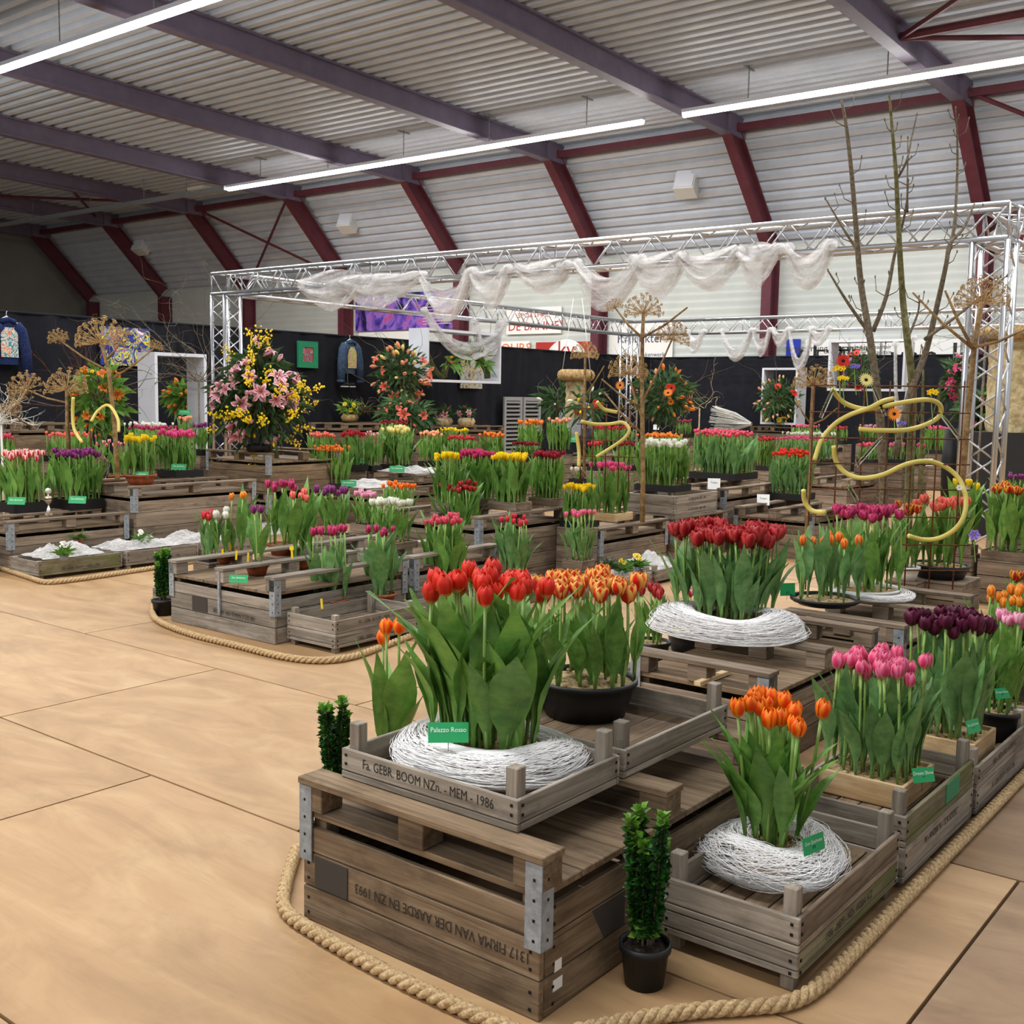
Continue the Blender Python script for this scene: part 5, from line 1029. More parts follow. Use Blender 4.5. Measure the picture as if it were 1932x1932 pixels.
arrangement('green foliage with yellow tulips beside the beige trunk', 1920, 800, 690, 60, 14, [('bud', 'yellow', 4, .1), ('daisy', 'violet', 3, .04)], 220, .3, .05, 'leaf', 14, z0=0, vase='black_tray', vr=.12, vh=.9); arrangement('loose green foliage with freesias around the hanging trunk', 1108, 790, 735, 62, 15.6, [('bud', 'yellow', 4, .08), ('daisy', 'red', 3, .05), ('bud', 'white', 4, .08)], 90, .22, .025, 'leaf_dark', 15, twigs=10, z0=0, vase='black_tray', vr=.1, vh=1.1)
arrangement('dark foliage beside the louvred doors', 1052, 790, 730, 60, 16.4, [('bud', 'white', 2, .09)], 110, .22, .025, 'leaf_dark', 16, twigs=8, z0=0, vase='black_tray', vr=.1, vh=.9); arrangement('daffodil basket on the dark crate bench', 660, 782, 760, 36, 19.7, [('daisy', 'yellow', 12, .045)], 110, .14, .02, 'leaf', 17, vase='dry', vr=.16, vh=.12); arrangement('woven nest of twigs with small flowers beside the daffodils', 690, 780, 768, 44, 19.8, [('daisy', 'white', 4, .03)], 60, .1, .02, 'moss', 18, twigs=22)
for i, (u, lab) in enumerate(((838, 'rush-wrapped pot with pink flowers next to the lilies'), (880, 'rush-wrapped pot with pink flowers below the hanging wreath'))): arrangement(lab, u, 788, 770, 28, 20.6, [('lily', 'lilypink', 4, .07), ('bud', 'rose', 3, .07)], 110, .13, .04, 'leaf_dark', 19 + i, vase='stone_bark', vr=.17, vh=.17)
for a in ((147, 1030, .157, 'small green plant in a terracotta pot within the netting', 'terracotta', .055, 'leaf', None, 0), (316, 1004, .157, 'small green plant by the tall crate', 'terracotta', .05, 'leaf_dark', None, 0), (1190, 1046, .1, 'leafy plant in a white pot behind the pink tulips', 'card_white', .07, 'leaf_dark', None, 0), (1234, 1050, .1, 'yellow pansies in a small pot on netting', 'galv', .045, 'leaf', 'yellow', 7), (1208, 1060, .1, 'yellow narcissus in a tiny zinc pot', 'galv', .035, 'leaf', 'yellow', 2),
          (121, 1058, .152, 'white primrose in a tiny zinc pot at the mossy crate', 'galv', .04, 'leaf', 'white', 8), (268, 1032, .152, 'white primrose in a zinc pot next to the boxwood', 'galv', .04, 'leaf', 'white', 6), (1580, 1080, .432, 'yellow primrose in front of the magenta tulips', 'galv', .04, 'leaf', 'yellow', 5)): little_plant(*a)
# trophy
c = at(92, 972, .4315); t = thing('trophy', 'small silver trophy cup on the crate edge between the trays', 'trophy', c)
mb = MB(); mb.box(-.022, .022, -.022, .022, 0, .02); mb.build('plinth', 'stone_bark', t, False, (0, 0, 0)); mb = MB(); mb.lathe([(.02, .02), (.022, .03), (.012, .07), (.006, .075), (.006, .1), (.018, .105), (.03, .13), (.032, .16), (.028, .165), (.006, .17), (.005, .19)], 20); mb.build('cup', 'silver', t, True, (0, 0, 0)); mb = MB(); mb.lathe([(.001, -.004), (.026, -.004), (.028, 0), (.026, .004), (.001, .004)], 18); o = mb.build('emblem_disc', 'silver', t, True, (0, 0, .213)); o.rotation_euler = (math.pi / 2, 0, math.radians(52)); mb = MB(); mb.lathe([(.0295, .135), (.0322, .14), (.0322, .152)], 20, close=False); mb.build('gilt_band', 'brass', t, True, (0, 0, 0))
# name cards
def card(u, v, z, w, h, lab, mat='card_green', text=None, rz=.62, tilt=-.35, stake=.06, tsz=1):
    c = at(u, v, z); t = thing('name_card', lab, 'card', (c.x, c.y, z - stake), 'name cards'); mb = MB(); mb.box(-w / 2, w / 2, -.0008, .0008, -h / 2, h / 2); R_ = Matrix.Rotation(rz, 4, 'Z') @ Matrix.Rotation(tilt, 4, 'X'); o = mb.build('card_face', mat, t, False, (0, 0, stake)); o.rotation_euler = R_.to_euler()
    mb = MB(); mb.tube([(0, .003, 0), (0, .004, stake)] + [(.006 * math.sin(a), -.003, stake - .004 + .009 * (1 - math.cos(a)) - h * .35) for a in [i * .7 for i in range(9)]], .0009, 4, False); mb.build('wire_stake', 'hole', t, False, (0, 0, 0)).rotation_euler = (0, 0, rz)
    if text: q = put('lettering', TX[text], t, Vector((0, 0, stake)) + R_ @ Vector((0, -.0016, h * .12)), (R_ @ Matrix.Rotation(math.pi / 2, 4, 'X')).to_euler(), tsz)
    return t
card(846, 1382, .585, .115, .058, 'green card lettered Palazzo Rosso before the scarlet tulips', text='palazzo', rz=.75, tilt=-.5); card(1535, 1592, .262, .10, .05, 'green card standing in the netting of orange tulips', text='script', rz=1.35, tilt=-.2, tsz=.85); card(1742, 1462, .27, .085, .05, 'green card in the sand of the deep pink tulips', text='script2', rz=.95); card(1836, 1370, .33, .085, .05, 'green card in the box of black-purple tulips', text='script', rz=1.3, tsz=.75); card(1891, 1308, .33, .075, .045, 'green card in the pot of pale pink tulips', text='script2', rz=1.0, tsz=.8); card(1486, 1112, .5, .09, .07, 'green card behind the dark red tulips', rz=.9, tilt=-.1)
for i, (u, v, z, w, lab) in enumerate(((31, 945, .56, .16, 'green card on the tray of red white tulips'), (146, 943, .56, .16, 'green card on the tray of purple tulips'), (265, 896, .757, .15, 'green card on the terracotta pot of yellow tulips'), (337, 881, .79, .15, 'green card at the tray of pink tulips on the tall crate'), (683, 873, .62, .2, 'green card below the bright red tulips'), (749, 885, .58, .2, 'green card lying at the cream yellow tulips'), (348, 778, 1.245, .17, 'green card on the vase inside the standing frame'), (1075, 829, .955, .2, 'green card on the high tray of peach tulips'), (1850, 862, .66, .2, 'green card by the red tulips within the truss leg'), (658, 912, .49, .18, 'green card at the end of the orange tulips'), (450, 1092, .37, .12, 'green card lying on the grey crate deck'))): card(u, v, z, w, w * .42, lab, text='script', rz=.6, tsz=w / .13, stake=.125 if i < 2 else (z - .01 if u == 1850 else .06))
for u, v, z, lab in ((1347, 913, .66, 'white card under the long rose red tulips'), (1440, 943, .5, 'white card under the scarlet tulips'), (1752, 872, .6, 'white card behind the yellow hose'), (1238, 806, .9, 'small white card near the orange arrangement')): card(u, v, z, .13, .12, lab, 'card_white', 'tul', rz=.5, stake=.06 if u < 1700 and u != 1238 else z - .01)
for i, (u, v, z) in enumerate(((420, 1045, .42), (434, 1032, .42), (446, 1048, .42), (468, 1052, .42), (492, 1048, .43), (551, 1048, .44), (577, 1022, .45), (607, 1140, .22), (648, 1118, .23))):
    c = at(u, v, z); t = thing('plant_tag', ('yellow tag beside the crimson tulips', 'yellow tag leaning below the yellow orange tulips', 'yellow tag in the bowl with the white tulip', 'yellow tag between white and purple tulip bowls', 'yellow tag in the bowl of purple tulips', 'square headed yellow tag before the broad leaves', 'yellow tag at the dark magenta tulips', 'yellow tag on the rim of the magenta bowl', 'yellow tag among the stems of the magenta bowl')[i], 'tag', (c.x, c.y, z - .03), 'yellow plant tags'); mb = MB(); mb.box(-.007, .007, -.001, .001, -.03, .035); mb.box(-.014, .014, -.001, .001, .036, .062) if u == 551 else None; o = mb.build('tag_blade', 'tag_yellow', t, False, (0, 0, .03)); o.rotation_euler = (R_ := random.uniform(-.25, .25), random.uniform(-.2, .2), .65)
# dry giant hogweed
def umbel(t, c, r, up, R, rays=52):
    mb = MB(); up = Vector(up).normalized(); a0 = up.orthogonal().normalized(); a1 = up.cross(a0)
    for k in range(rays):
        th = 2 * math.pi * k * .618; f = math.sqrt((k + .5) / rays); ang = f * 1.75; d = up * math.cos(ang) + (a0 * math.cos(th) + a1 * math.sin(th)) * math.sin(ang); e = Vector(c) + d * r * R.uniform(.85, 1.05); m_ = Vector(c) + (d * .5 - up * .06 * f) * r; mb.tube([c, m_, e], .0035 * r / .25, 3, False)
        for q in range(14):
            w = (d + Vector((R.gauss(0, .45), R.gauss(0, .45), R.gauss(0, .45)))).normalized(); g = e + w * r * .17; mb.tube([e, g], .0014 * r / .25, 3, False); mb.blob(g, r * .03, 4, 2)
    o = mb.build('umbel', 'dry', t); return o
def hogweed(lab, D, stem, umbels, seed, r0=.022):
    R = random.Random(seed); P = [gd(u, v, D + R.uniform(-.05, .05)) for u, v in stem]; t = thing('dry_hogweed', lab, 'dried plant', P[0], 'dry hogweed stems'); mb = MB(); mb.tube(P, [r0 * (1 - .4 * i / len(P)) for i in range(len(P))], 8); mb.build('stem', 'dry_stem', t, True)
    for (u0, v0), (u, v), rp, up in umbels:
        d2 = D + R.uniform(-.35, .35); a, b_ = gd(u0, v0, D), gd(u, v, d2)
        if (u0, v0) != (u, v): mb = MB(); mb.tube([a, a.lerp(b_, .5) - Vector((0, 0, .02)), b_], [r0 * .5, r0 * .42, r0 * .3], 6); mb.build('side_stem', 'dry_stem', t, True)
        if rp: umbel(t, b_, rp * d2 / FPX, up, R)
    return t
UP = (0, 0, 1)
hogweed('tall dry hogweed before the blue painting', 9.9, [(222, 905), (216, 800), (210, 745), (205, 700), (192, 650), (190, 645)], [((190, 645), (190, 645), 42, UP), ((205, 700), (110, 640), 18, (-.3, 0, 1)), ((210, 715), (293, 655), 12, (.3, .2, 1)), ((200, 680), (236, 630), 9, UP)], 1); hogweed('dry hogweed with broad umbel next to the lily stems', 10.4, [(130, 860), (127, 800), (126, 735)], [((126, 735), (126, 735), 36, UP), ((127, 760), (50, 735), 30, (-.6, -.2, .8)), ((50, 735), (22, 775), 18, (-.6, 0, .5)), ((20, 775), (60, 805), 0, UP)], 2)
hogweed('tall dry hogweed among the white tulips with spidery head', 9.2, [(1212, 985), (1213, 900), (1212, 800), (1211, 700), (1212, 640), (1214, 590)], [((1214, 590), (1214, 590), 32, UP), ((1211, 637), (1160, 580), 15, (-.3, 0, 1)), ((1212, 637), (1297, 580), 0, UP), ((1211, 760), (1268, 640), 30, (.2, 0, 1)), ((1211, 770), (1135, 715), 0, UP), ((1212, 790), (1185, 705), 34, UP), ((1213, 820), (1140, 740), 0, UP)], 3)
hogweed('dry hogweed between the hose grid and the hot pink tulips', 8.4, [(1512, 1135), (1530, 880), (1530, 800), (1534, 725)], [((1534, 725), (1534, 725), 34, UP), ((1530, 800), (1500, 750), 0, UP), ((1530, 802), (1580, 770), 0, UP)], 4, .016); hogweed('tall dry hogweed leaning before the truss tower', 7.7, [(1808, 1030), (1815, 900), (1826, 780), (1838, 655), (1852, 570)], [((1852, 570), (1852, 570), 44, UP), ((1836, 658), (1722, 552), 0, UP), ((1836, 658), (1783, 548), 0, UP), ((1838, 655), (1932, 622), 0, UP)], 5, .026); hogweed('small dry hogweed behind the hanging trunk ring', 12, [(1102, 900), (1103, 780), (1104, 672)], [((1104, 672), (1104, 672), 24, UP), ((1104, 745), (1140, 690), 0, UP)], 6, .018)
# ================================================================== BRANCHES, GRID, HOSE
def branch(t, pts, D, r, R, mat='bark', twigs=True, name='branch', dj=.12):
    d0 = 0; P = []
    for u, v in pts: P.append(gd(u, v, D + d0)); d0 += R.uniform(-dj, dj)
    Q = []
    for i in range(len(P) - 1):
        a, b_, c_, d = P[max(i - 1, 0)], P[i], P[i + 1], P[min(i + 2, len(P) - 1)]
        for k in range(4): s = k / 4; Q.append(.5 * ((2 * b_) + (c_ - a) * s + (2 * a - 5 * b_ + 4 * c_ - d) * s * s + (3 * b_ - a - 3 * c_ + d) * s ** 3))
    Q.append(P[-1]); n = len(Q); mb = MB(); mb.tube(Q, [r * (1 - .8 * i / n) + .0015 for i in range(n)], 7); mb.blob(Q[-1], (.007, .007, .016), 5, 4); mb.build(name, mat, t, True)
    if twigs:
        for i in range(2, n - 1, 2):
            for sgn in (-1, 1):
                if R.random() < .55: continue
                dr = (Q[i + 1] - Q[i]).normalized(); sd = (RGT * sgn + VIEW * R.uniform(-.8, .8)).normalized(); L = R.uniform(.04, .22); a = Q[i]; e1 = a + (dr * .5 + sd * .8) * L * .5; e2 = e1 + (dr * .95 + sd * .25) * L * .6; mb = MB(); mb.tube([a, e1, e2], [.0045, .0035, .003], 5); mb.blob(e2, (.006, .006, .014), 5, 4); mb.build('twig', mat, t, True)
R = random.Random(31); bt_ = thing('bare_tree', 'bare budding branches rising past the truss beside the tower', 'tree', at(1700, 1040, 0), None)
for pts, r, mt in (([(1668, 1010), (1665, 850), (1655, 740), (1642, 640), (1625, 540), (1616, 440), (1607, 330), (1597, 240), (1588, 190)], .036, 'bark'), ([(1640, 628), (1600, 572), (1562, 510)], .016, 'bark'), ([(1647, 625), (1672, 560), (1688, 480), (1708, 400), (1714, 340)], .018, 'bark'), ([(1621, 478), (1590, 430), (1557, 374)], .012, 'bark'),
                   ([(1712, 1000), (1718, 860), (1722, 740), (1712, 640), (1704, 570), (1698, 480), (1694, 400), (1690, 320), (1684, 250), (1678, 182)], .036, 'bark_green'), ([(1692, 338), (1710, 305), (1720, 260), (1730, 216)], .01, 'bark'), ([(1712, 400), (1712, 350), (1713, 260)], .008, 'bark'), ([(1712, 640), (1732, 590), (1734, 560)], .01, 'bark'),
                   ([(1690, 860), (1718, 740), (1745, 670), (1765, 590), (1785, 500), (1792, 460), (1818, 430), (1838, 385)], .03, 'bark'), ([(1786, 490), (1800, 430), (1806, 330), (1806, 260), (1803, 204)], .014, 'bark'), ([(1745, 640), (1800, 600), (1850, 560), (1900, 520)], .014, 'bark'), ([(1736, 940), (1740, 800), (1742, 700)], .02, 'bark_green')): branch(bt_, pts, 8.6, r, R, mt)
def tangle(lab, u, v, D, n, L, seed, mat='bark', spread=(1, .6, 1), r=.006, cat='branches', z0=None, bend=.3):
    R = random.Random(seed); c = gd(u, v, D); t = thing('twig_branches', lab, cat, (c.x, c.y, c.z if z0 is None else z0)); root = wpos(t); mb = MB()
    if z0 is not None: mb.tube([(0, 0, 0), c - root], .014, 6, True)
    for k in range(n):
        d = Vector((R.gauss(0, spread[0]), R.gauss(0, spread[1]), abs(R.gauss(0, spread[2])) * .9 + .1)).normalized(); P = [c - root + Vector((R.gauss(0, .05), R.gauss(0, .05), 0))]
        for i in range(14): d = (d + Vector((R.gauss(0, bend), R.gauss(0, bend), R.gauss(0, bend) - .02))).normalized(); P.append(P[-1] + d * L / 14)
        mb.tube(P, [r * (1 - i / 17) for i in range(15)], 4, False)
        for i in range(3, 14, 2):
            q = P[i]; d2 = (d + Vector((R.gauss(0, .8), R.gauss(0, .8), R.gauss(0, .6)))).normalized(); S = [q]
            for j in range(6): d2 = (d2 + Vector((R.gauss(0, .35), R.gauss(0, .35), R.gauss(0, .35)))).normalized(); S.append(S[-1] + d2 * L / 26)
            mb.tube(S, [r * .45 * (1 - j / 8) for j in range(7)], 3, False)
    o = mb.build('twigs', mat, t, True, (0, 0, 0)); return t
tangle('pale curly branches reaching over the curtain by the truss tower', 375, 720, 15.2, 16, 1.9, 3, 'bark', z0=0); tangle('pale curly twigs beside the orange arrangement', 1320, 770, 20.5, 9, 1.2, 5, 'stone_bark', z0=0, bend=.45); tangle('fine drooping twigs around the beige trunk and truss tower', 1860, 640, 12.5, 18, .8, 7, 'bark', z0=0, r=.004, bend=.4); tangle('thin straight reddish twigs beside the tall hogweed', 170, 770, 11.5, 14, .9, 9, 'rust', (-1.2, .5, .8), .004, z0=.66, bend=.06); tangle('white painted twig tree by the raspberry tulips', 2, 800, 12.5, 26, .5, 13, 'white_box', (.6, .6, 1), .006, z0=0, bend=.2)
# white twig fish trap lying on the bench
R = random.Random(5); a, b_ = at_y(1372, 792, 22.6), at_y(1418, 800, 22.6); t = thing('twig_cone', 'white twig cone lying between the curtain and rose tulips', 'ornament', (a.x, 22.6, .0)); mb = MB()
for k in range(60):
    th = R.uniform(0, 6.28); q = R.uniform(.5, 1); s = Vector((a.x - .35, 22.6 + .25 * q * math.cos(th), a.z + .0 + .32 * q * math.sin(th))); e = Vector((b_.x, 22.6 + .04 * math.cos(th), b_.z + .03 * math.sin(th))); m_ = s.lerp(e, .5) + Vector((R.gauss(0, .02), .06 * math.cos(th), .06 * math.sin(th))); mb.tube([s, m_, e], .006, 4, False)
o = mb.build('twig_weave', 'white_box', t); o['kind'] = 'stuff'; pb = MB(); pb.box(a.x - .5, b_.x + .3, 22.35, 22.9, .0, a.z - .34); q = pb.build('plinth', 'wood_dark', t)
# rusty grid with yellow hose
def grid_panel(lab, D, us, vs, v_lo, seed):
    t = thing('wire_grid', lab, 'grid', gd(us[0], v_lo, D), None); R = random.Random(seed)
    for u in us: p, q = gd(u, vs[0] - 8, D), gd(u - 6, v_lo, D); q = Vector((p.x, p.y, q.z)); rod(t, p, q, .0055, 'upright_wire', 'rust', 5)
    for v in vs: rod(t, gd(us[0] - 10, v, D), gd(us[-1] + 10, v + 3, D + .0), .005, 'cross_wire', 'rust', 5)
    return t
GD = 7.2
grid_panel('rusty wire grid carrying loops of yellow hose', GD, (1537, 1585, 1632, 1680, 1727, 1774, 1820), (727, 777, 826, 874, 922, 974, 1026, 1074), 1120, 1)
def hose(lab, D, pts, r=.0155):
    t = thing('hose', lab, 'hose', gd(*pts[0], D - .04), 'yellow hose loops'); Q = []; P = [gd(u, v, D - .035 + .05 * math.sin(i * 1.1)) for i, (u, v) in enumerate(pts)]
    for i in range(len(P) - 1):
        a, b_, c_, d = P[max(i - 1, 0)], P[i], P[i + 1], P[min(i + 2, len(P) - 1)]
        for k in range(6): s = k / 6; Q.append(.5 * ((2 * b_) + (c_ - a) * s + (2 * a - 5 * b_ + 4 * c_ - d) * s * s + (3 * b_ - a - 3 * c_ + d) * s ** 3))
    Q.append(P[-1]); mb = MB(); mb.tube(Q, r, 9); mb.build('tubing', 'hose', t, True)
hose('yellow hose looping through the upper half of the rusty grid', GD, [(1571, 735), (1590, 758), (1620, 770), (1650, 770), (1700, 760), (1750, 754), (1774, 765), (1772, 785), (1750, 800), (1710, 811), (1660, 812), (1620, 809)]); hose('yellow hose bending down from the upper grid to the dry hogweed', GD, [(1537, 868), (1550, 830), (1575, 800), (1605, 782), (1640, 770), (1665, 757), (1684, 752)]); hose('yellow hose making the large lower loop on the rusty grid', GD, [(1573, 842), (1577, 870), (1595, 892), (1625, 902), (1665, 896), (1710, 876), (1750, 870), (1785, 882), (1810, 905), (1822, 940), (1818, 975), (1800, 1000), (1770, 1016), (1740, 1018), (1714, 1011)]); hose('short bent yellow hose below the rusty grid edge', GD, [(1516, 925), (1518, 945), (1530, 962), (1548, 967), (1556, 966)])
hose('slim yellow hose loop before the hanging trunk', 9.4, [(1092, 880), (1092, 850), (1087, 815)], .016); hose('slim yellow hose ring among the red tulips', 9.4, [(1097, 795), (1120, 800), (1150, 800), (1175, 797), (1187, 810), (1180, 825), (1160, 840), (1125, 862)], .015); hose('slim yellow hose arc above the red tulips', 9.4, [(1127, 758), (1140, 772), (1165, 778)], .015); hose('yellow hose piece climbing among the orange lilies', 9.8, [(155, 835), (140, 810), (137, 780), (138, 750)], .015); hose('yellow hose arch among the orange lilies', 9.8, [(172, 795), (185, 775), (205, 765), (222, 790), (224, 815)], .014)
grid_panel('small rusty wire grid by the hanging trunk', 9.5, (1098, 1120, 1145, 1170, 1190), (770, 800, 830, 860), 930, 2)
for (u, v, kind, col, sz, lab) in ((1634, 717, 'gerbera', 'cream', .042, 'cream gerbera with dark eye on the rusty grid'), (1687, 781, 'gerbera', 'softorange', .04, 'orange gerbera on the rusty grid'), (1591, 681, 'gerbera', 'red', .042, 'red gerbera above the rusty grid'), (1582, 697, 'freesia', 'yellow', .035, 'yellow freesia below the red gerbera'), (1590, 716, 'freesia', 'yellow', .032, 'second yellow freesia near the red gerbera'), (1757, 742, 'freesia', 'yellow', .04, 'yellow freesia over the hose bend'), (1612, 692, 'freesia', 'violet', .028, 'violet freesia beside the red gerbera'), (1838, 1009, 'daisy', 'violet', .036, 'violet anemone low at the truss tower'), (1170, 727, 'gerbera', 'softorange', .035, 'orange gerbera between dry hogweed stems'), (1195, 737, 'gerbera', 'maroon', .025, 'dark red gerbera between dry hogweed stems'), (1700, 800, 'freesia', 'violet', .026, 'violet freesia within the hose loop'), (1810, 920, 'daisy', 'white', .02, 'small white flower on the grid upright')):
    D_ = GD - .08 if u > 1500 else 9.35; p = gd(u, v, D_); t = thing('cut_flower', lab, 'flower', p); R = random.Random(u); o = put('flower_head', FLOWER(kind, col), t, (0, 0, 0), facing(-VIEW + Vector((0, 0, .3)), R, .25), sz); mb = MB(); mb.tube([(0, 0, 0), (.0, .02, -.08), (.01, .03, -.18)], .003, 5); mb.build('flower_stem', 'stem_green', t, False, (0, 0, 0))
for i, (u, v, u2, v2) in enumerate(((1573, 732, 1548, 788), (1646, 725, 1670, 785), (1662, 826, 1615, 880), (1778, 785, 1812, 830), (1600, 915, 1618, 945))):
    p, q = gd(u, v, GD - .06), gd(u2, v2, GD - .06); t = thing('glass_tube', ('glass flower tube holding yellow freesia', 'glass flower tube below the cream gerbera', 'glass flower tube inside the lower hose loop', 'glass flower tube leaning on the hogweed stem', 'short glass flower tube under the hose')[i], 'vase', p); mb = MB(); mb.tube([p, q], .013, 10, False); mb.build('tube_wall', 'glass', t, True); mb = MB(); mb.tube([p.lerp(q, -.05), p.lerp(q, .8)], .0035, 5); mb.build('flower_stem', 'stem_green', t, True)
# hanging trunks
def trunk(lab, u, v0, v1, wpx, D, ring, seed):
    R = random.Random(seed); a, b_ = gd(u, v1, D), gd(u, v0, D); r = wpx * D / FPX / 2; H = b_.z - a.z; t = thing('tree_trunk_vase', lab, 'trunk', a); rows = [[(r * (1 + .05 * math.sin(3 * th + z * 3) + .03 * R.uniform(-1, 1)) * math.cos(th), r * (1 + .05 * math.sin(3 * th + z * 3)) * math.sin(th), H * z / 10) for th in [2 * math.pi * k / 24 for k in range(24)]] for z in range(11)]; mb = MB(); mb.grid(rows, 0, True); mb.build('trunk_shell', 'stone_bark', t, True, (0, 0, 0)); mb = MB(); rr = ring * D / FPX / 2
    mb.tube([(rr * math.cos(k * math.pi / 12), rr * math.sin(k * math.pi / 12), H + .06) for k in range(25)], .085, 10, False); mb.lathe([(.001, H - .01), (rr, H - .01), (rr, H + .05), (.001, H + .05)], 24, close=False); mb.build('rush_ring', 'dry', t, True, (0, 0, 0)); return t
tk = trunk('hollow beige trunk hung on strings with a rush ring', 1085, 716, 790, 38, 16.0, 50, 3); 
for k in (-.25, .25): p = wpos(tk); rod(tk, p + Vector((k, 0, p.z * 0 + (gd(1085, 716, 16).z - p.z) + .1)), Vector((p.x + k * .3, p.y, 2.96 + .0)), .005, 'hanging_cord', 'card_white', 4)
trunk('thick beige trunk with rush top beside the truss tower', 1905, 640, 815, 88, 13.0, 100, 4); mb = MB(); b_ = gd(1905, 815, 13.0); mb.box(b_.x - .35, b_.x + .35, b_.y - .35, b_.y + .35, 0, b_.z - .002); tag(mb.build('plinth', 'black_tray'), 'black plinth under the thick beige trunk', 'plinth')
# moss wreath in the hanging frame
R = random.Random(77); t = thing('moss_wreath', 'moss wreath with green tulips resting in the suspended white frame', 'wreath', (-13.4, hf_c[0], hf_c[1] + .05)); cy_ = hf_c[0] + .25; mb = MB()
mb.tube([(-13.4, cy_ + .62 * math.cos(a), hf_c[1] + .1 + .42 * max(-.1, math.sin(a))) for a in [math.pi * k / 14 for k in range(15)]], .06, 8); mb.tube([(-13.4, cy_ - .62 - .5 * s, hf_c[1] + .1 + .5 * s * s) for s in [k / 6 for k in range(7)]], .045, 8); mb.build('moss_ring', 'moss', t, True); mb = MB()
leafmass(mb, [((-13.36, cy_ + .62 * math.cos(a) + R.gauss(0, .05), hf_c[1] + .1 + .42 * math.sin(a)), (R.uniform(0, .5), R.gauss(0, 1), R.gauss(.2, .6))) for a in [R.uniform(.5, 2.6) for _ in range(70)]], .32, .05, R); mb.build('foliage', 'leaf', t)['kind'] = 'stuff'
for k in range(4): put('bud', FLOWER('bud', 'yellow' if k % 2 else 'coral'), t, (.08, R.uniform(-.5, .8), R.uniform(.1, .5)), facing((1, 0, .4), R), .1)
t = arrangement('dark red wreath with red flowers in the wide white frame', 1620, 735, 660, 60, 21.5, [('gerbera', 'red', 5, .07), ('daisy', 'violet', 5, .06), ('bud', 'maroon', 6, .1)], 160, .2, .03, 'leaf_dark', 41, twigs=14)
# visitor in a grey jumper seen from behind
def person(c, D_):
    R = random.Random(2); t = thing('person', 'person in a grey jumper standing behind the peach tulips', 'person', (c.x, c.y, 0)); t.rotation_euler = (0, 0, 0)
    J = [(0, 0, .98), (0, 0, 1.12), (0, .0, 1.28), (0, 0, 1.42), (0, .0, 1.5), (0, -.01, 1.58), (0, -.02, 1.68), (.1, 0, .93), (.11, .02, .5), (.11, 0, .09), (.11, -.1, .04), (-.1, 0, .93), (-.11, .02, .5), (-.11, 0, .09), (-.11, -.1, .04), (.19, 0, 1.40), (.25, .03, 1.12), (.22, -.14, .92), (-.19, 0, 1.40), (-.25, .03, 1.12), (-.22, -.14, .92)]
    E = [(0, 1), (1, 2), (2, 3), (3, 4), (4, 5), (5, 6), (0, 7), (7, 8), (8, 9), (9, 10), (0, 11), (11, 12), (12, 13), (13, 14), (3, 15), (15, 16), (16, 17), (3, 18), (18, 19), (19, 20)]
    rd = [(.16, .11), (.155, .105), (.17, .115), (.15, .1), (.055, .055), (.075, .09), (.075, .09), (.09, .09), (.06, .06), (.042, .042), (.04, .03), (.09, .09), (.06, .06), (.042, .042), (.04, .03), (.068, .068), (.05, .05), (.036, .036), (.068, .068), (.05, .05), (.036, .036)]
    me = bpy.data.meshes.new('body'); me.from_pydata(J, E, []); o = bpy.data.objects.new('body', me); COL.objects.link(o); md = o.modifiers.new('skin', 'SKIN'); me.skin_vertices.new() if not me.skin_vertices else None
    for v, r in zip(me.skin_vertices[0].data, rd): v.radius = r
    me.skin_vertices[0].data[0].use_root = True; sb = o.modifiers.new('sub', 'SUBSURF'); sb.levels = sb.render_levels = 2
    dg = bpy.context.evaluated_depsgraph_get(); nm = bpy.data.meshes.new_from_object(o.evaluated_get(dg)); bpy.data.objects.remove(o)
    for m_ in ('grey_knit', 'trousers', 'skin'): nm.materials.append(M[m_])
    for p in nm.polygons: z = p.center.z; p.material_index = 2 if z > 1.49 else (1 if z < .93 and abs(p.center.x) < .2 and p.center.y > -.09 else (2 if z < .95 and p.center.y < -.1 and z > .3 else 0)); p.use_smooth = True
    put('body', nm, t, (0, 0, 0)); mb = MB(); mb.blob((0, -.015, 1.655), (.088, .104, .118), 16, 10); mb.build('hair', 'hair_grey', t, True, (0, 0, 0))
    for s in (-1, 1):
        mb = MB(); h = Vector((s * .22, -.16, .88)); mb.blob(h, (.028, .045, .05), 8, 5)
        for k in range(4): mb.tube([h + Vector((s * (.018 - k * .012), -.02, -.035)), h + Vector((s * (.018 - k * .013), -.04, -.075)), h + Vector((s * (.016 - k * .013), -.03, -.1))], [.009, .008, .007], 6)
        mb.tube([h + Vector((-s * .02, -.02, .0)), h + Vector((-s * .045, -.045, -.03))], [.01, .008], 6); mb.build('hand', 'skin', t, True, (0, 0, 0)); mb = MB(); mb.blob((s * .093, -.01, 1.64), (.015, .025, .032), 8, 5); mb.build('ear', 'skin', t, True, (0, 0, 0)); mb = MB(); mb.blob((s * .11, -.045, .035), (.048, .13, .036), 12, 6); mb.build('shoe', 'black_plastic', t, True, (0, 0, 0))
    return t
pp = gd(1086, 800, 17.9); per = person(pp, 17.2); per.rotation_euler = (0, 0, math.radians(200))
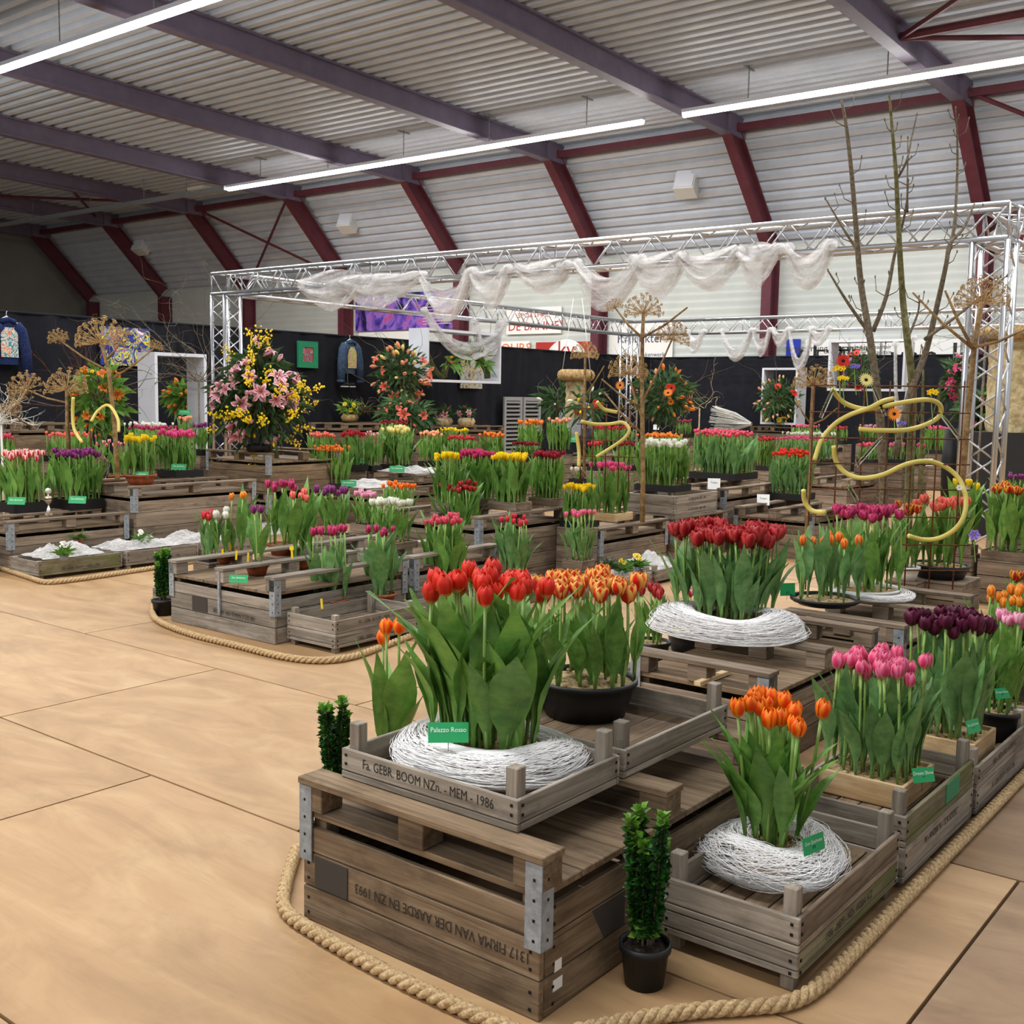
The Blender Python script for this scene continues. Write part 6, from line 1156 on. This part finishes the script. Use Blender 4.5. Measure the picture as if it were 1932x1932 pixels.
# pictures and clothes on the curtain
CX2 = CXL + .055
def picture(u0, u1, v0, v1, mat, lab, frame=None):
    a, b_ = at_x(u0, (v0 + v1) / 2, CX2), at_x(u1, (v0 + v1) / 2, CX2); z1, z0 = at_x((u0 + u1) / 2, v0, CX2).z, at_x((u0 + u1) / 2, v1, CX2).z; t = thing('painting', lab, 'painting', (CX2, (a.y + b_.y) / 2, (z0 + z1) / 2)); w, h = abs(b_.y - a.y), z1 - z0; f = .1 if frame else 0
    mb = MB(); mb.box(.0, .03, -w / 2 + f, w / 2 - f, -h / 2 + f, h / 2 - f); mb.build('canvas', mat, t, False, (0, 0, 0))
    if frame:
        for bb in ((-w / 2, w / 2, h / 2 - f, h / 2), (-w / 2, w / 2, -h / 2, -h / 2 + f), (-w / 2, -w / 2 + f, -h / 2 + f, h / 2 - f), (w / 2 - f, w / 2, -h / 2 + f, h / 2 - f)): mb = MB(); mb.box(0, .045, bb[0], bb[1], bb[2], bb[3]); mb.build('frame', frame, t, False, (0, 0, 0))
    return t
picture(188, 281, 618, 690, 'art_blue', 'bright abstract painting in blue and yellow on the black curtain'); picture(560, 597, 644, 694, 'art_red', 'small red and grey painting in a green frame', 'frame_green'); picture(868, 908, 664, 733, 'art_sea', 'pale blue painting seen behind the suspended frame')
def jacket(u, v0, v1, wpx, den, art, lab):
    D_ = depth(at_x(u, (v0 + v1) / 2, CX2)); p = at_x(u, v0, CX2 + .09); H = p.z - at_x(u, v1, CX2 + .09).z; w = wpx * D_ / FPX * 1.25; t = thing('denim_jacket', lab, 'jacket', p, 'denim jackets on the curtain')
    rows = []
    for i in range(9):
        s = i / 8; hw = w * (.13 + .14 * min(1, s * 5)) * (1 - .06 * s); z = -.05 - H * .72 * s; rows.append([(.055 * math.cos(a) + .004 * math.sin(9 * a + i), hw * math.sin(a) * 1.0, z + (.03 * abs(math.sin(a)) * -1 if i == 0 else 0)) for a in [2 * math.pi * k / 20 for k in range(20)]])
    mb = MB(); mb.grid(rows, 0, True); mb.build('body_panel', den, t, True, (0, 0, 0))
    for s in (-1, 1): mb = MB(); mb.tube([(0, s * w * .19, -.1), (.01, s * w * .30, -H * .22), (.02, s * w * .40, -H * .55), (.02, s * w * .45, -H * .98)], [.09, .09, .08, .065], 10); mb.build('sleeve', den, t, True, (0, 0, 0)); mb = MB(); mb.tube([(.02, s * w * .445, -H * .94), (.02, s * w * .45, -H)], .068, 10); mb.build('cuff', den, t, True, (0, 0, 0))
    mb = MB(); mb.box(.058, .066, -w * .2, w * .2, -H * .66, -H * .16); mb.build('painted_back', art, t, False, (0, 0, 0)); mb = MB(); mb.tube([(.03, -.1, -.05), (.05, 0, -.02), (.03, .1, -.05)], .035, 8); mb.build('collar', den, t, True, (0, 0, 0)); mb = MB(); mb.tube([(0, -w * .3, -.08), (0, 0, .02), (0, w * .3, -.08)], .012, 6); mb.tube([(0, 0, .02), (0, 0, .07), (-.02, .02, .09)], .004, 5); mb.build('hanger', 'white_box', t, True, (0, 0, 0))
    return t
jacket(660, 642, 722, 44, 'denim', 'art_patch', 'grey blue denim jacket with a painted floral back on a white hanger'); jacket(12, 600, 712, 66, 'denim_dark', 'art_pale', 'dark blue denim jacket with a pale painted back beside the blue painting')
p = at_x(655, 722, CX2 + .1); t = thing('sneakers', 'black and white sneakers hung below the denim jacket', 'shoes', p); t.scale = (.6, .6, .6)
for s in (-1, 1):
    rows = [[(.02 + .06 * r * math.cos(a), s * .12 + (q - .5) * .26, -.05 + .05 * r * math.sin(a)) for a in [2 * math.pi * k / 10 for k in range(10)]] for q, r in ((0, .4), (.1, .9), (.4, .9), (.6, 1.3), (.9, 1.3), (1, .8))]; mb = MB(); mb.grid(rows, 0, True); mb.build('shoe_upper', 'black_plastic', t, True, (0, 0, 0)); mb = MB(); mb.box(.0, .09, s * .12 - .14, s * .12 + .14, -.125, -.1); mb.build('sole', 'card_white', t, False, (0, 0, 0))
rod(t, p + Vector((.02, 0, -.02)), p + Vector((.02, 0, .3)), .004, 'lace', 'card_white', 4)
# louvred doors standing before the curtain
a, b_ = at_x(948, 760, CX2 + .1), at_x(1019, 762, CX2 + .1); zt_ = a.z; t = thing('louvre_cabinet', 'pair of grey louvred doors standing before the curtain', 'cabinet', (CX2 + .1, (a.y + b_.y) / 2, 0)); w = (b_.y - a.y) / 2
zt_ = at_x(980, 749, CX2 + .1).z
for k in range(2):
    y0 = a.y + w * k; d = thing('door', '', None); del d['label']; d.parent = t; d.location = Vector((0, y0 + w / 2, 0)) - Vector((0, t.location.y, 0)); rt = wpos(d)
    for bb in ((y0 + .02, y0 + .09, 0, zt_), (y0 + w - .09, y0 + w - .02, 0, zt_), (y0 + .09, y0 + w - .09, zt_ - .08, zt_), (y0 + .09, y0 + w - .09, 0, .08)): mb = MB(); mb.box(CX2 + .1, CX2 + .14, *bb); mb.build('stile', 'louver_grey', d)
    for j in range(int(zt_ / .085) - 1): z = .12 + j * .085; mb = MB(); mb.box(CX2 + .105, CX2 + .135, y0 + .09, y0 + w - .09, z, z + .04); mb.build('slat', 'louver_grey', d)
    mb = MB(); mb.box(CX2 + .08, CX2 + .1, y0 + .03, y0 + w - .03, .02, zt_ - .02); mb.build('back_panel', 'black_tray', d)
# sponsor signs on the ribbed wall
def sign(u0, u1, v0, v1, mat, lab, texts=(), extra=None, Y=24.98):
    a, b_ = at_y(u0, (v0 + v1) / 2, Y), at_y(u1, (v0 + v1) / 2, Y); z1, z0 = at_y((u0 + u1) / 2, v0, Y).z, at_y((u0 + u1) / 2, v1, Y).z; t = thing('sponsor_sign', lab, 'sign', ((a.x + b_.x) / 2, Y, (z0 + z1) / 2)); w, h = b_.x - a.x, z1 - z0; mb = MB(); mb.box(-w / 2, w / 2, -.03, .0, -h / 2, h / 2); mb.build('panel', mat, t, False, (0, 0, 0))
    for key, fx, fz, s in texts: put('lettering', TX[key], t, (w * fx, -.034, h * fz), (math.pi / 2, 0, 0), s)
    if extra: extra(t, w, h)
    return t
def neb(t, w, h):
    for k in range(7): mb = MB(); mb.box(w * .16, w * .42, -.034, -.031, -h * .38 + k * h * .075, -h * .36 + k * h * .075); mb.build('stripe', 'petal_ltpink', t, False, (0, 0, 0))
sign(672, 870, 552, 622, 'banner_art', 'dark banner with violet nebula print above the denim jacket', (), neb); sign(678, 790, 626, 660, 'sign_white', 'plain white board below the violet banner'); sign(957, 1060, 580, 630, 'sign_white', 'white sign reading SPORTHAL DE BANNE', (('sport', 0, .2, 1), ('banne', 0, -.22, 1))); sign(930, 1000, 644, 672, 'sign_white', 'white sign with orange word TOURS', (('tours', .05, -.0, 1),))
def kvx(t, w, h):
    mb = MB(); mb.lathe([(.001, 0), (.75, 0), (.75, .01), (.001, .01)], 32, close=False); o = mb.build('white_disc', 'sign_white', t, True, (.1, -.034, -.35)); o.rotation_euler = (math.pi / 2, 0, 0); put('lettering', TX['kv'], t, (.1, -.05, .1), (math.pi / 2, 0, 0), 1.3)
sign(1012, 1118, 645, 690, 'sign_red', 'red sign with a white disc and letters kv', (), kvx); sign(1150, 1270, 608, 690, 'sign_white', 'white sign with navy name behind the hogweed', (('kruij', 0, .12, 1), ('tfk', 0, -.25, 1.3)))
sign(1484, 1510, 640, 690, 'sign_blue', 'blue strip sign behind the tulle loop'); sign(1520, 1600, 640, 690, 'sign_white', 'white sign with small heating print and bold name', (('weeg', 0, .15, 1), ('kleij', .0, -.2, 1.1))); sign(1605, 1660, 640, 690, 'sign_white', 'narrow white sign behind the wide white frame', (('weeg', 0, .2, .6), ('weeg', 0, .0, .6))); sign(1665, 1812, 640, 690, 'sign_white', 'white sign with handwritten black name and piano keys', (('van', -.06, -.18, 1),))
